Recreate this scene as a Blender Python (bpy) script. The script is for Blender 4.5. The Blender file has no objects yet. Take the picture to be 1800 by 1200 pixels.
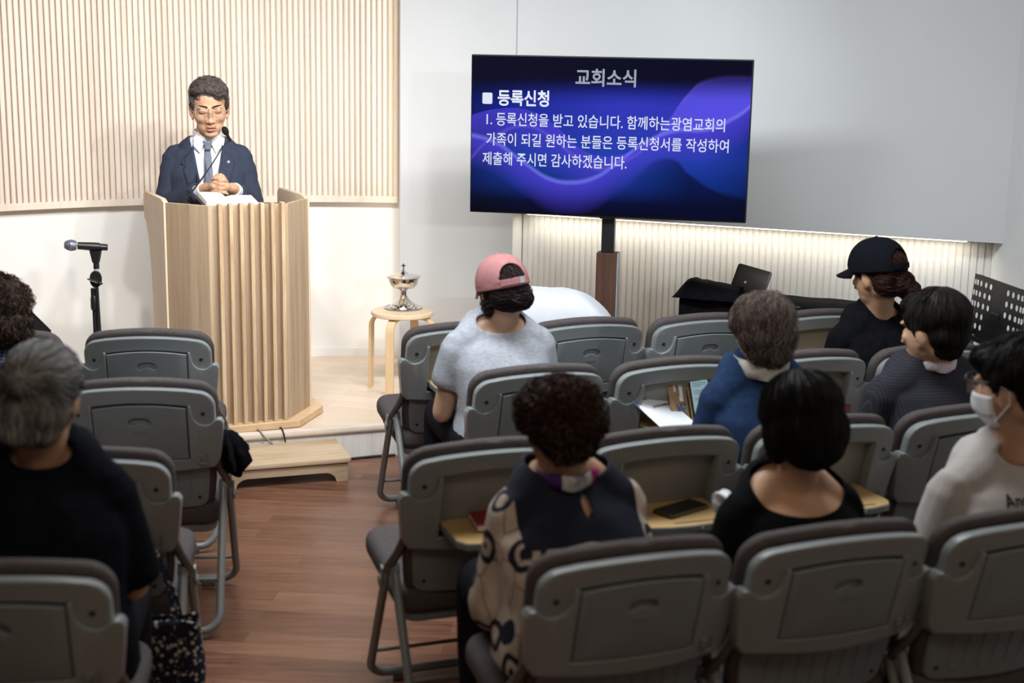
import bpy, bmesh, math, random
from mathutils import Vector, Matrix, Euler, noise
from mathutils.bvhtree import BVHTree
PI = math.pi
R = math.radians
SC = bpy.context.scene
COL = SC.collection

# ------------------------------------------------------------------ camera
CAM_H, PITCH, ROLL, FOC = 1.82, math.atan((600 - 78) / 2500.0), -0.018, 2500.0
cF = Vector((0, math.cos(PITCH), -math.sin(PITCH)))
_U = Vector((0, math.sin(PITCH), math.cos(PITCH)))
_R = Vector((1, 0, 0))
cR = _R * math.cos(ROLL) - _U * math.sin(ROLL)
cU = _U * math.cos(ROLL) + _R * math.sin(ROLL)
cam_d = bpy.data.cameras.new('camera')
cam = bpy.data.objects.new('camera', cam_d)
COL.objects.link(cam)
cam_d.sensor_width = 36
cam_d.lens = 50
cam_d.clip_start = 0.05
cam_d.dof.use_dof = True
cam_d.dof.focus_distance = 6.3
cam_d.dof.aperture_fstop = 2.6
M = Matrix((cR, cU, -cF)).transposed().to_4x4()
M.translation = Vector((0, 0, CAM_H))
cam.matrix_world = M
SC.camera = cam


def ray(px, py):
    return cF + cR * ((px - 900) / FOC) - cU * ((py - 600) / FOC)


def at(px, py, z):
    """point of the room at height z that the photo shows at px, py"""
    d = ray(px, py)
    return Vector((0, 0, CAM_H)) + d * ((z - CAM_H) / d.z)


def atY(px, py, Y):
    d = ray(px, py)
    return Vector((0, 0, CAM_H)) + d * (Y / d.y)


# ------------------------------------------------------------------ world, lights, exposure
SC.view_settings.view_transform = 'Standard'
SC.view_settings.look = 'None'
SC.view_settings.exposure = 0.0
SC.view_settings.gamma = 1.0
SC.view_settings.use_curve_mapping = False
w = bpy.data.worlds.new('room_ambience')
SC.world = w
w.use_nodes = True
w.node_tree.nodes['Background'].inputs[0].default_value = (1.0, 0.83, 0.64, 1)
w.node_tree.nodes['Background'].inputs[1].default_value = 0.042


def aim(o, tgt):
    o.rotation_euler = (Vector(tgt) - o.location).to_track_quat('-Z', 'Y').to_euler()


def spot(name, loc, tgt, power, col, size, blend=0.6, rad=0.04):
    d = bpy.data.lights.new(name, 'SPOT')
    d.energy = power; d.color = col; d.spot_size = R(size); d.spot_blend = blend; d.shadow_soft_size = rad
    o = bpy.data.objects.new(name, d); COL.objects.link(o); o.location = loc; aim(o, tgt)
    return o


def area(name, loc, tgt, power, col, sx, sy):
    d = bpy.data.lights.new(name, 'AREA')
    d.shape = 'RECTANGLE'; d.size = sx; d.size_y = sy; d.energy = power; d.color = col
    o = bpy.data.objects.new(name, d); COL.objects.link(o); o.location = loc; aim(o, tgt)
    return o


WARM = (1.0, 0.90, 0.79)
NEUT = (1.0, 0.975, 0.95)
COOL = (0.88, 0.95, 1.0)
# track spots on the ceiling in front of the stage, aimed at the lectern and the wall behind it
for lx, ly, tx, ty, pw in ((0.9, 4.5, -1.3, 6.8, 142), (0.3, 4.2, -1.6, 6.7, 136), (-0.4, 4.3, -1.7, 6.8, 120), (-1.1, 4.5, -2.0, 6.7, 112)):
    spot('stage_spot', (lx, ly, 2.75), (tx, ty, 1.25), pw, NEUT, 68, 0.9, 0.07)
spot('stage_spot', (1.4, 4.6, 2.75), (0.0, 7.0, 1.2), 62, COOL, 62, 0.9, 0.05)
# two narrow spots far back in the hall, aimed over the seats at the screen side of the stage
spot('hall_spot', (2.3, -1.6, 2.5), (-0.1, 7.0, 1.45), 260, COOL, 17, 0.5, 0.03)
spot('hall_spot', (1.5, -1.6, 2.6), (0.4, 7.0, 1.5), 110, COOL, 17, 0.5, 0.03)
# added fill spots over the middle rows, brightening the two front rows' backs
for tx, ty, pw in ((-1.35, 5.1, 105), (-0.35, 5.1, 62), (0.55, 5.2, 62), (1.4, 5.5, 30)):
    spot('added_row_fill', (0.1 + tx * 0.75, 2.2, 2.75), (tx, ty, 0.5), pw, COOL, 27, 0.9, 0.12)
# ceiling panels: a cool one above the front rows, weak warm ones above the back rows
area('ceiling_panel', (-0.3, 4.4, 2.8), (-0.2, 5.0, 0), 105, COOL, 2.8, 0.5)
area('ceiling_panel', (0.0, 1.2, 2.8), (0.0, 1.9, 0), 19, (1.0, 0.84, 0.66), 3.0, 0.6)


# ------------------------------------------------------------------ materials
def mat(name, col, rough=0.5, metal=0.0, spec=0.5, emit=None, estr=0.0, coat=0.0):
    m = bpy.data.materials.new(name)
    m.use_nodes = True
    b = m.node_tree.nodes['Principled BSDF']
    b.inputs['Base Color'].default_value = (*col, 1)
    b.inputs['Roughness'].default_value = rough
    b.inputs['Metallic'].default_value = metal
    b.inputs['Specular IOR Level'].default_value = spec
    b.inputs['Coat Weight'].default_value = coat
    if emit:
        b.inputs['Emission Color'].default_value = (*emit, 1)
        b.inputs['Emission Strength'].default_value = estr
    return m


class NT:
    """tiny node helper"""
    def __init__(s, m):
        s.t = m.node_tree; s.n = s.t.nodes; s.b = s.n['Principled BSDF']

    def new(s, k, **kw):
        x = s.n.new(k)
        for a, v in kw.items():
            setattr(x, a, v)
        return x

    def link(s, a, b):
        s.t.links.new(a, b)

    def coords(s, kind='Object', scale=(1, 1, 1), rot=(0, 0, 0)):
        tc = s.new('ShaderNodeTexCoord'); mp = s.new('ShaderNodeMapping')
        mp.inputs['Scale'].default_value = scale
        mp.inputs['Rotation'].default_value = rot
        s.link(tc.outputs[kind], mp.inputs['Vector'])
        return mp.outputs[0]

    def noise(s, vec, scale=5, detail=3, rough=0.5, dist=0.0):
        x = s.new('ShaderNodeTexNoise')
        x.inputs['Scale'].default_value = scale; x.inputs['Detail'].default_value = detail
        x.inputs['Roughness'].default_value = rough; x.inputs['Distortion'].default_value = dist
        s.link(vec, x.inputs['Vector'])
        return x.outputs['Fac']

    def ramp(s, fac, stops, interp='LINEAR'):
        x = s.new('ShaderNodeValToRGB')
        x.color_ramp.interpolation = interp
        e = x.color_ramp.elements
        while len(e) < len(stops):
            e.new(0.5)
        for i, (p, c) in enumerate(stops):
            e[i].position = p; e[i].color = (*c, 1)
        s.link(fac, x.inputs[0])
        return x.outputs[0]

    def mix(s, fac, a, b, mode='MIX'):
        x = s.new('ShaderNodeMix', data_type='RGBA', blend_type=mode)
        for v, i in ((fac, 0), (a, 6), (b, 7)):
            if isinstance(v, (int, float)):
                x.inputs[i].default_value = v
            elif isinstance(v, tuple):
                x.inputs[i].default_value = (*v, 1)
            else:
                s.link(v, x.inputs[i])
        return x.outputs[2]

    def math(s, op, a, b=0.0, c=0.0, clamp=False):
        x = s.new('ShaderNodeMath', operation=op, use_clamp=clamp)
        for i, v in enumerate((a, b, c)):
            if isinstance(v, (int, float)):
                x.inputs[i].default_value = v
            else:
                s.link(v, x.inputs[i])
        return x.outputs[0]

    def color(s, out):
        s.link(out, s.b.inputs['Base Color'])

    def bump(s, h, strength=0.2, dist=0.002):
        x = s.new('ShaderNodeBump')
        x.inputs['Strength'].default_value = strength; x.inputs['Distance'].default_value = dist
        s.link(h, x.inputs['Height']); s.link(x.outputs[0], s.b.inputs['Normal'])


def fabric(name, col, rough=0.9, var=0.25, scale=60, bump=0.25):
    m = mat(name, col, rough, spec=0.2 if max(col) > 0.03 else 0.05)
    t = NT(m)
    v = t.coords()
    f = t.noise(v, scale, 4, 0.6)
    lo = tuple(c * (1 - var) for c in col); hi = tuple(min(1, c * (1 + var)) for c in col)
    t.color(t.ramp(f, [(0.3, lo), (0.7, hi)]))
    t.bump(t.noise(v, 400, 2), bump, 0.001)
    return m


def plain(name, col, rough=0.5, metal=0.0, var=0.06, scale=8, spec=0.5, coat=0.0):
    m = mat(name, col, rough, metal, spec, coat=coat)
    t = NT(m)
    f = t.noise(t.coords(), scale, 3)
    t.color(t.ramp(f, [(0.3, tuple(c * (1 - var) for c in col)), (0.7, tuple(min(1, c * (1 + var)) for c in col))]))
    return m


def wood(name, c1, c2, c3, stretch=(14, 14, 0.6), rough=0.5, scale=3.0, ring=0.35, coords='Object'):
    """long streaky grain along the axis with the small stretch"""
    m = mat(name, c2, rough, spec=0.35)
    t = NT(m)
    v = t.coords(coords, stretch)
    a = t.noise(v, scale, 6, 0.6, 0.6)
    b = t.noise(v, scale * 6, 3, 0.6)
    big = t.noise(t.coords(coords, tuple(s * 0.25 for s in stretch)), scale, 2)
    f = t.math('ADD', t.math('MULTIPLY', a, 0.6), t.math('MULTIPLY', b, ring * 0.5))
    f = t.math('ADD', f, t.math('MULTIPLY', big, 0.35))
    t.color(t.ramp(f, [(0.38, c1), (0.55, c2), (0.75, c3)]))
    t.bump(b, 0.08, 0.001)
    return m


MT = {}
MT['plastic'] = plain('grey_plastic', (0.230, 0.248, 0.247), 0.30, var=0.03, spec=0.45)
MT['plastic_panel'] = plain('grey_plastic_panel', (0.205, 0.228, 0.235), 0.5, var=0.04, spec=0.35)
MT['recess'] = plain('beige_grey_recess', (0.26, 0.255, 0.235), 0.6, var=0.05)
MT['cushion'] = fabric('taupe_upholstery', (0.085, 0.070, 0.068), 0.85, 0.15, 90, 0.2)
MT['tube'] = plain('grey_painted_tube', (0.23, 0.235, 0.23), 0.32, 0.1, 0.04)
MT['tube_brown'] = plain('taupe_tube_sleeve', (0.115, 0.095, 0.085), 0.4, 0.0, 0.05)
MT['dark'] = plain('hole_shade', (0.02, 0.02, 0.02), 0.7)  # shade inside small holes and grooves, painted as a dark colour
MT['traywood'] = wood('tray_laminate', (0.50, 0.31, 0.12), (0.56, 0.36, 0.15), (0.60, 0.40, 0.18), (2, 16, 16), 0.45)
MT['black'] = plain('black_metal', (0.012, 0.012, 0.013), 0.4, 0.2, 0.1)
MT['blackcloth'] = fabric('black_cloth', (0.006, 0.006, 0.008), 0.9, 0.3, 30, 0.3)
MT['chrome'] = plain('polished_silver', (0.80, 0.79, 0.77), 0.09, 1.0, 0.02)
MT['white_paper'] = plain('white_paper', (0.80, 0.80, 0.82), 0.6, var=0.03)
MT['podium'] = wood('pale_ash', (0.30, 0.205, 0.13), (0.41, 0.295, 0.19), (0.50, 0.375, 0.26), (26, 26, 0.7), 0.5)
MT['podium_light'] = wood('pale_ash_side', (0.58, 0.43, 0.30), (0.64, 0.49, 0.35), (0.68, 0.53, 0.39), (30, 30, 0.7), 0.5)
MT['slat_knot'] = wood('ash_slat', (0.36, 0.235, 0.135), (0.50, 0.35, 0.215), (0.62, 0.46, 0.30), (16, 16, 1.3), 0.45, 4)
MT['stepwood'] = wood('ash_step', (0.42, 0.295, 0.18), (0.53, 0.385, 0.25), (0.60, 0.455, 0.31), (1.6, 11, 11), 0.42, 3)
MT['birch'] = wood('birch', (0.62, 0.42, 0.22), (0.70, 0.50, 0.29), (0.74, 0.55, 0.34), (14, 14, 0.8), 0.45)
MT['birch_top'] = wood('birch_top', (0.68, 0.50, 0.32), (0.74, 0.56, 0.38), (0.78, 0.62, 0.44), (14, 0.9, 14), 0.4)
MT['walnut'] = wood('walnut', (0.050, 0.022, 0.013), (0.075, 0.034, 0.020), (0.10, 0.048, 0.03), (30, 30, 1), 0.45)
MT['skin'] = plain('skin', (0.56, 0.32, 0.20), 0.5, var=0.06, scale=20, spec=0.35)
MT['skin_pale'] = plain('skin_pale', (0.60, 0.37, 0.25), 0.5, var=0.06, scale=20, spec=0.35)
MT['lips'] = plain('lips', (0.40, 0.17, 0.125), 0.5)


# ------------------------------------------------------------------ mesh helpers
def vec(p):
    return Vector(p)


def smooth_mesh(me, ang=40):
    for p in me.polygons:
        p.use_smooth = True
    if ang is not None:
        me.set_sharp_from_angle(angle=R(ang))


def link(name, me, m=None, parent=None, ang=40, loc=None):
    if m is not None:
        me.materials.clear(); me.materials.append(m)
    me.name = name
    if ang != 'flat':
        smooth_mesh(me, ang)
    o = bpy.data.objects.new(name, me)
    COL.objects.link(o)
    if parent is not None:
        o.parent = parent
    if loc is not None:
        o.location = loc
    return o


class MB:
    def __init__(s):
        s.bm = bmesh.new()

    def add(s, vs, fs):
        b = [s.bm.verts.new(v) for v in vs]
        for f in fs:
            try:
                s.bm.faces.new([b[i] for i in f])
            except ValueError:
                pass
        return b

    def box(s, c, size, rot=None, M=None):
        x, y, z = (a / 2 for a in size)
        vs = [Vector(p) for p in ((-x, -y, -z), (x, -y, -z), (x, y, -z), (-x, y, -z), (-x, -y, z), (x, -y, z), (x, y, z), (-x, y, z))]
        if rot is not None:
            q = Euler(rot).to_matrix(); vs = [q @ v for v in vs]
        vs = [v + Vector(c) for v in vs]
        if M is not None:
            vs = [M @ v for v in vs]
        s.add(vs, [(3, 2, 1, 0), (4, 5, 6, 7), (0, 1, 5, 4), (1, 2, 6, 5), (2, 3, 7, 6), (3, 0, 4, 7)])
        return s

    def rings(s, rings, cap=True):
        """list of closed rings with equal counts"""
        n = len(rings[0]); vs = [v for r in rings for v in r]; fs = []
        for i in range(len(rings) - 1):
            for j in range(n):
                k = (j + 1) % n
                fs.append((i * n + j, i * n + k, (i + 1) * n + k, (i + 1) * n + j))
        if cap:
            fs.append(tuple(reversed(range(n)))); fs.append(tuple(range((len(rings) - 1) * n, len(rings) * n)))
        s.add(vs, fs)
        return s

    def tube(s, pts, r, n=10, cap=True, flat=None):
        pts = [Vector(p) for p in pts]
        rs = r if isinstance(r, (list, tuple)) else [r] * len(pts)
        out = []
        t0 = (pts[1] - pts[0]).normalized()
        u = t0.orthogonal().normalized()
        for i, p in enumerate(pts):
            a = pts[max(i - 1, 0)]; b = pts[min(i + 1, len(pts) - 1)]
            t = (b - a).normalized()
            u = (u - t * u.dot(t))
            u = u.normalized() if u.length > 1e-6 else t.orthogonal().normalized()
            v = t.cross(u)
            out.append([p + (u * math.cos(2 * PI * k / n) + v * math.sin(2 * PI * k / n)) * rs[i] for k in range(n)])
        return s.rings(out, cap)

    def lathe(s, prof, n=32, c=(0, 0, 0), cap=True, M=None):
        rr = []
        for r, z in prof:
            ring = [Vector((c[0] + max(r, 1e-4) * math.cos(2 * PI * k / n), c[1] + max(r, 1e-4) * math.sin(2 * PI * k / n), c[2] + z)) for k in range(n)]
            if M is not None:
                ring = [M @ v for v in ring]
            rr.append(ring)
        return s.rings(rr, cap)

    def ell(s, c, r, rot=None, n=20, m=12, M=None):
        rr = []
        q = Euler(rot).to_matrix() if rot is not None else None
        for i in range(m + 1):
            th = -PI / 2 + PI * i / m
            th = max(min(th, PI / 2 - 0.02), -PI / 2 + 0.02)
            ring = []
            for k in range(n):
                ph = 2 * PI * k / n
                v = Vector((r[0] * math.cos(th) * math.cos(ph), r[1] * math.cos(th) * math.sin(ph), r[2] * math.sin(th)))
                if q is not None:
                    v = q @ v
                v += Vector(c)
                if M is not None:
                    v = M @ v
                ring.append(v)
            rr.append(ring)
        return s.rings(rr, True)

    def capsule(s, pts, rs, n=14):
        """round-ended tapering limb through pts"""
        pts = [Vector(p) for p in pts]
        t0 = (pts[0] - pts[1]).normalized(); t1 = (pts[-1] - pts[-2]).normalized()
        P = [pts[0] + t0 * rs[0] * 0.98, pts[0] + t0 * rs[0] * 0.7] + pts + [pts[-1] + t1 * rs[-1] * 0.7, pts[-1] + t1 * rs[-1] * 0.98]
        Q = [rs[0] * 0.2, rs[0] * 0.71] + list(rs) + [rs[-1] * 0.71, rs[-1] * 0.2]
        return s.tube(P, Q, n)

    def mesh(s, M=None):
        me = bpy.data.meshes.new('m')
        bmesh.ops.recalc_face_normals(s.bm, faces=s.bm.faces)
        s.bm.to_mesh(me); s.bm.free()
        if M is not None:
            me.transform(M)
        return me


def bevel(me, w, seg=2, ang=30):
    bm = bmesh.new(); bm.from_mesh(me)
    ed = [e for e in bm.edges if len(e.link_faces) == 2 and e.calc_face_angle(0) > R(ang)]
    bmesh.ops.bevel(bm, geom=ed, offset=w, segments=seg, affect='EDGES', profile=0.5, clamp_overlap=True)
    bm.to_mesh(me); bm.free()
    return me


def join(*mes):
    bm = bmesh.new()
    for me in mes:
        bm.from_mesh(me)
    out = bpy.data.meshes.new('j'); bm.to_mesh(out); bm.free()
    return out


def eval_obj(o):
    bpy.context.view_layer.update()
    dg = bpy.context.evaluated_depsgraph_get()
    me = bpy.data.meshes.new_from_object(o.evaluated_get(dg))
    bpy.data.objects.remove(o)
    return me


def arc(c, r, a0, a1, n=6):
    return [(c[0] + r * math.cos(R(a0 + (a1 - a0) * i / n)), c[1] + r * math.sin(R(a0 + (a1 - a0) * i / n))) for i in range(n + 1)]


def plate(loops, y0, y1, bev=0.003, res=2):
    """flat outline(s) in x,z given depth from y0 to y1 (y1 > y0); later loops are holes"""
    cu = bpy.data.curves.new('c', 'CURVE')
    cu.dimensions = '2D'; cu.fill_mode = 'BOTH'
    cu.extrude = (y1 - y0) / 2 - bev; cu.bevel_depth = bev; cu.bevel_resolution = res; cu.offset = -bev
    for lp in loops:
        sp = cu.splines.new('POLY'); sp.points.add(len(lp) - 1)
        for p, q in zip(sp.points, lp):
            p.co = (q[0], q[1], 0, 1)
        sp.use_cyclic_u = True
    o = bpy.data.objects.new('c', cu); COL.objects.link(o)
    me = eval_obj(o)
    bpy.data.curves.remove(cu)
    bm = bmesh.new(); bm.from_mesh(me)
    bmesh.ops.remove_doubles(bm, verts=bm.verts, dist=1e-5)
    bmesh.ops.recalc_face_normals(bm, faces=bm.faces)
    bm.to_mesh(me); bm.free()
    me.transform(Matrix(((1, 0, 0, 0), (0, 0, -1, (y0 + y1) / 2), (0, 1, 0, 0), (0, 0, 0, 1))))
    return me


def pad(loop, y0, y1, bev=0.01, res=3):
    """soft-edged board: one outline in x,z, rounded over on both faces"""
    P = []
    for q in loop:
        q = Vector((q[0], q[1]))
        if not P or (q - P[-1]).length > 1e-4:
            P.append(q)
    if (P[0] - P[-1]).length < 1e-4:
        P.pop()
    n = len(P)
    area_ = sum(P[i].x * P[(i + 1) % n].y - P[(i + 1) % n].x * P[i].y for i in range(n))
    sg = 1 if area_ > 0 else -1
    N = []
    for i in range(n):
        a = (P[i] - P[i - 1]).normalized(); c = (P[(i + 1) % n] - P[i]).normalized()
        na = Vector((a.y, -a.x)) * sg; nc = Vector((c.y, -c.x)) * sg
        m = na + nc
        m = m.normalized() if m.length > 1e-5 else na
        N.append(m / max(0.6, m.dot(na)))
    rr = []
    for k in range(res + 1):
        th = R(90 * k / res); ins = bev * (1 - math.sin(th)); dy = bev * (1 - math.cos(th))
        rr.append([Vector((p.x - m.x * ins, y0 + dy, p.y - m.y * ins)) for p, m in zip(P, N)])
    for k in range(res + 1):
        th = R(90 * k / res); ins = bev * (1 - math.cos(th)); dy = bev * (1 - math.sin(th))
        rr.append([Vector((p.x - m.x * ins, y1 - dy, p.y - m.y * ins)) for p, m in zip(P, N)])
    b_ = MB(); b_.rings(rr)
    me = b_.mesh()
    bm = bmesh.new(); bm.from_mesh(me)
    bmesh.ops.triangulate(bm, faces=[f for f in bm.faces if len(f.verts) > 4])
    bm.to_mesh(me); bm.free()
    return me


def hplate(loops, z0, z1, bev=0.003, res=2):
    me = pad(loops[0], -(z1 - z0) / 2, (z1 - z0) / 2, bev, res) if len(loops) == 1 else plate(loops, -(z1 - z0) / 2, (z1 - z0) / 2, bev, res)   # lay it flat: z -> y
    me.transform(Matrix(((1, 0, 0, 0), (0, 0, 1, 0), (0, -1, 0, (z0 + z1) / 2), (0, 0, 0, 1))))
    return me


def slice_x(me, xs):
    bm = bmesh.new(); bm.from_mesh(me)
    for x in xs:
        bmesh.ops.bisect_plane(bm, geom=bm.verts[:] + bm.edges[:] + bm.faces[:], plane_co=(x, 0, 0), plane_no=(1, 0, 0))
    bm.to_mesh(me); bm.free()
    return me


def warp(me, fn):
    for v in me.vertices:
        v.co = fn(v.co)
    return me


def remesh(me, vox, it=4, fac=0.5):
    o = bpy.data.objects.new('r', me); COL.objects.link(o)
    md = o.modifiers.new('r', 'REMESH'); md.mode = 'VOXEL'; md.voxel_size = vox
    if it:
        sm = o.modifiers.new('s', 'SMOOTH'); sm.factor = fac; sm.iterations = it
    out = eval_obj(o)
    bpy.data.meshes.remove(me)
    return out


def displace(me, fn):
    """fn(co, normal) -> offset along the normal"""
    ns = [v.normal.copy() for v in me.vertices]
    for v, n in zip(me.vertices, ns):
        v.co += n * fn(v.co, n)
    return me


def cut(me, pred, solid=0.0):
    """delete the faces whose centre satisfies pred"""
    bm = bmesh.new(); bm.from_mesh(me)
    bmesh.ops.delete(bm, geom=[f for f in bm.faces if pred(f.calc_center_median())], context='FACES')
    bm.to_mesh(me); bm.free()
    return me


def even_rims(me, it=8):
    """even out the open edges of a garment"""
    bm = bmesh.new(); bm.from_mesh(me)
    for _ in range(2):          # drop saw teeth: faces hanging on the rim by one corner
        dead = [f for f in bm.faces if sum(1 for e in f.edges if e.is_boundary) >= 3]
        if dead:
            bmesh.ops.delete(bm, geom=dead, context='FACES')
    rim = {}
    for v in bm.verts:
        nb = [e.other_vert(v) for e in v.link_edges if e.is_boundary]
        if len(nb) == 2:
            rim[v] = nb
    for _ in range(it):
        new = {v: (v.co * 2 + nb[0].co + nb[1].co) / 4 for v, nb in rim.items()}
        for v, c in new.items():
            v.co = c
    bm.to_mesh(me); bm.free()
    return me


def cut_ell(me, c, r):
    """open a garment with a clean elliptical rim"""
    c = Vector(c); r = Vector(r)
    q_ = lambda p: Vector(((p.x - c.x) / r.x, (p.y - c.y) / r.y, (p.z - c.z) / r.z))
    bm = bmesh.new(); bm.from_mesh(me)
    bmesh.ops.delete(bm, geom=[f for f in bm.faces if q_(f.calc_center_median()).length < 1], context='FACES')
    for v in bm.verts:
        if v.is_boundary:
            q = q_(v.co)
            if 0.6 < q.length < 1.5:
                q.normalize(); v.co = Vector((c.x + q.x * r.x, c.y + q.y * r.y, c.z + q.z * r.z))
    bm.to_mesh(me); bm.free()
    return me


def text_mesh(body, size=1.0, bold=0.0, width=None, align='LEFT', depth=0.0):
    cu = bpy.data.curves.new('t', 'FONT')
    cu.body = body; cu.size = size; cu.align_x = 'LEFT'; cu.offset = bold; cu.extrude = depth
    cu.resolution_u = 4
    o = bpy.data.objects.new('t', cu); COL.objects.link(o)
    me = eval_obj(o); bpy.data.curves.remove(cu)
    xs = [v.co.x for v in me.vertices]
    if not xs:
        return me
    x0, x1 = min(xs), max(xs)
    k = (width / (x1 - x0)) if width else 1.0
    for v in me.vertices:
        v.co.x = (v.co.x - x0) * k
        if align == 'CENTER':
            v.co.x -= (x1 - x0) * k / 2
    return me


# ------------------------------------------------------------------ object helpers
def tag(o, label, cat, group=None, kind=None):
    o['label'] = label; o['category'] = cat
    if group:
        o['group'] = group
    if kind:
        o['kind'] = kind
    return o


def thing(name, label, cat, loc=(0, 0, 0), rz=0.0, group=None):
    o = bpy.data.objects.new(name, None); COL.objects.link(o)
    o.empty_display_size = 0.1
    o.location = loc; o.rotation_euler = (0, 0, rz)
    return tag(o, label, cat, group)


def struct(name, me, m, label=None, cat=None, ang=40):
    o = link(name, me, m, None, ang)
    o['kind'] = 'structure'
    if label:
        o['label'] = label; o['category'] = cat or name.split('_')[0]
    return o


def dup(root):
    r = root.copy(); COL.objects.link(r)
    for ch in list(root.children):
        c = ch.copy(); COL.objects.link(c); c.parent = r
        for g in list(ch.children):
            d = g.copy(); COL.objects.link(d); d.parent = c
    return r

# ================================================================== THE SETTING
ST = 0.15   # stage height
# ---- floor
fm = mat('laminate_floor', (0.2, 0.1, 0.06), 0.33, spec=0.4)
t = NT(fm)
v = t.coords('Object', (1, 1, 1), (0, 0, R(6)))
br = t.new('ShaderNodeTexBrick'); br.offset = 0.37; br.offset_frequency = 2
br.inputs['Color1'].default_value = (0.0, 0, 0, 1); br.inputs['Color2'].default_value = (1, 1, 1, 1)
br.inputs['Mortar'].default_value = (0.35, 0.35, 0.35, 1)
br.inputs['Scale'].default_value = 1.0; br.inputs['Mortar Size'].default_value = 0.0009; br.inputs['Bias'].default_value = 0.0
br.inputs['Brick Width'].default_value = 0.62; br.inputs['Row Height'].default_value = 0.085
t.link(v, br.inputs['Vector'])
gv = t.coords('Object', (1.2, 16, 1), (0, 0, R(6)))
g1 = t.noise(gv, 3, 6, 0.65, 0.8)
f = t.math('ADD', t.math('MULTIPLY', br.outputs['Color'], 0.20), t.math('MULTIPLY', g1, 0.80))
c = t.ramp(f, [(0.26, (0.080, 0.031, 0.018)), (0.48, (0.165, 0.069, 0.039)), (0.72, (0.255, 0.120, 0.070))])
t.color(t.mix(br.outputs['Fac'], c, (0.09, 0.04, 0.025)))
t.link(t.ramp(g1, [(0.3, (0.30, 0.30, 0.30)), (0.7, (0.42, 0.42, 0.42))]), t.b.inputs['Roughness'])
t.bump(g1, 0.05, 0.001)
b = MB(); b.box((0, 3.6, -0.05), (9.0, 11.0, 0.1))
struct('floor', b.mesh(), fm, 'reddish brown laminate plank floor of the hall', 'floor')

# ---- key corners of the room measured from the photograph
zs = 0.99                                             # lower edge of slats and of the niche header
W_base = [at(-60, 662, ST), at(262, 652, ST), at(551, 646, ST), at(704, 652, ST)]
bl = [at(px, py, zs) for px, py in ((-330, 392), (-150, 381), (0, 372), (130, 364), (258, 358.5), (400, 357), (550, 356.5), (700, 355.5))]
# smooth front line of the slatted cladding (quadratic fit through the measured points)
def quadfit(P):
    import numpy as np
    x = [p.x for p in P]; y = [p.y for p in P]
    return np.polyfit(x, y, 2)
qa, qb, qc = [float(k) for k in quadfit(bl)]
def slat_y(x):
    return qa * x * x + qb * x + qc
xA, xB = -3.6, bl[-1].x
def curve_pts(x0, x1, off, n):
    out = []
    for i in range(n + 1):
        x = x0 + (x1 - x0) * i / n
        d = 2 * qa * x + qb; nn = Vector((-d, 1, 0)).normalized()
        out.append(Vector((x, slat_y(x), 0)) + nn * off)
    return out
corner = Vector((xB + 0.015, slat_y(xB) - 0.005, 0))
# plane of the niche header and of the white panel left of it
NL = at(903, 374, zs); NR = at(1765, 428, zs)
nd = Vector((NR.x - NL.x, NR.y - NL.y, 0)).normalized(); nn_ = Vector((-nd.y, nd.x, 0))   # nn_ points away from the camera
print('niche', NL, NR, 'slat', xB, slat_y(xB), 'qa', qa, qb)
# where the header plane, extended left, passes the sight line of px 704
dl = ray(703, 500); 
kk = (NL.to_2d() - Vector((0, 0))).cross(nd.to_2d()) / Vector((dl.x, dl.y)).cross(nd.to_2d())
PC = Vector((dl.x * kk, dl.y * kk, 0))
print('panel corner', PC)

wall_m = plain('white_wall', (0.74, 0.745, 0.745), 0.75, var=0.015, scale=3, spec=0.25)
wall_warm = plain('cream_wall_panel', (0.80, 0.785, 0.755), 0.6, var=0.015, scale=3, spec=0.3)
# lower white wall under the slats
P = curve_pts(xA, PC.x + 0.05, 0.055, 40)
b = MB()
bot = [Vector((p.x, p.y, 0)) for p in P]; top = [Vector((p.x, p.y, 2.9)) for p in P]
bk = [Vector((p.x, p.y + 0.15, 0)) for p in P]; bkt = [Vector((p.x, p.y + 0.15, 2.9)) for p in P]
b.rings([[a, q, r, s_] for a, q, r, s_ in zip(bot, top, bkt, bk)])
struct('wall_back', b.mesh(), wall_warm, 'curved cream white wall behind the lectern under the slats', 'wall')
# baseboard of the curved wall
b = MB()
P = curve_pts(xA, PC.x, 0.040, 40)
b.rings([[Vector((p.x, p.y, ST)), Vector((p.x, p.y, ST + 0.045)), Vector((p.x, p.y + 0.02, ST + 0.045)), Vector((p.x, p.y + 0.02, ST))] for p in P])
struct('baseboard_back', b.mesh(), wall_warm, 'low white skirting at the foot of the curved stage wall', 'baseboard')

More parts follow.
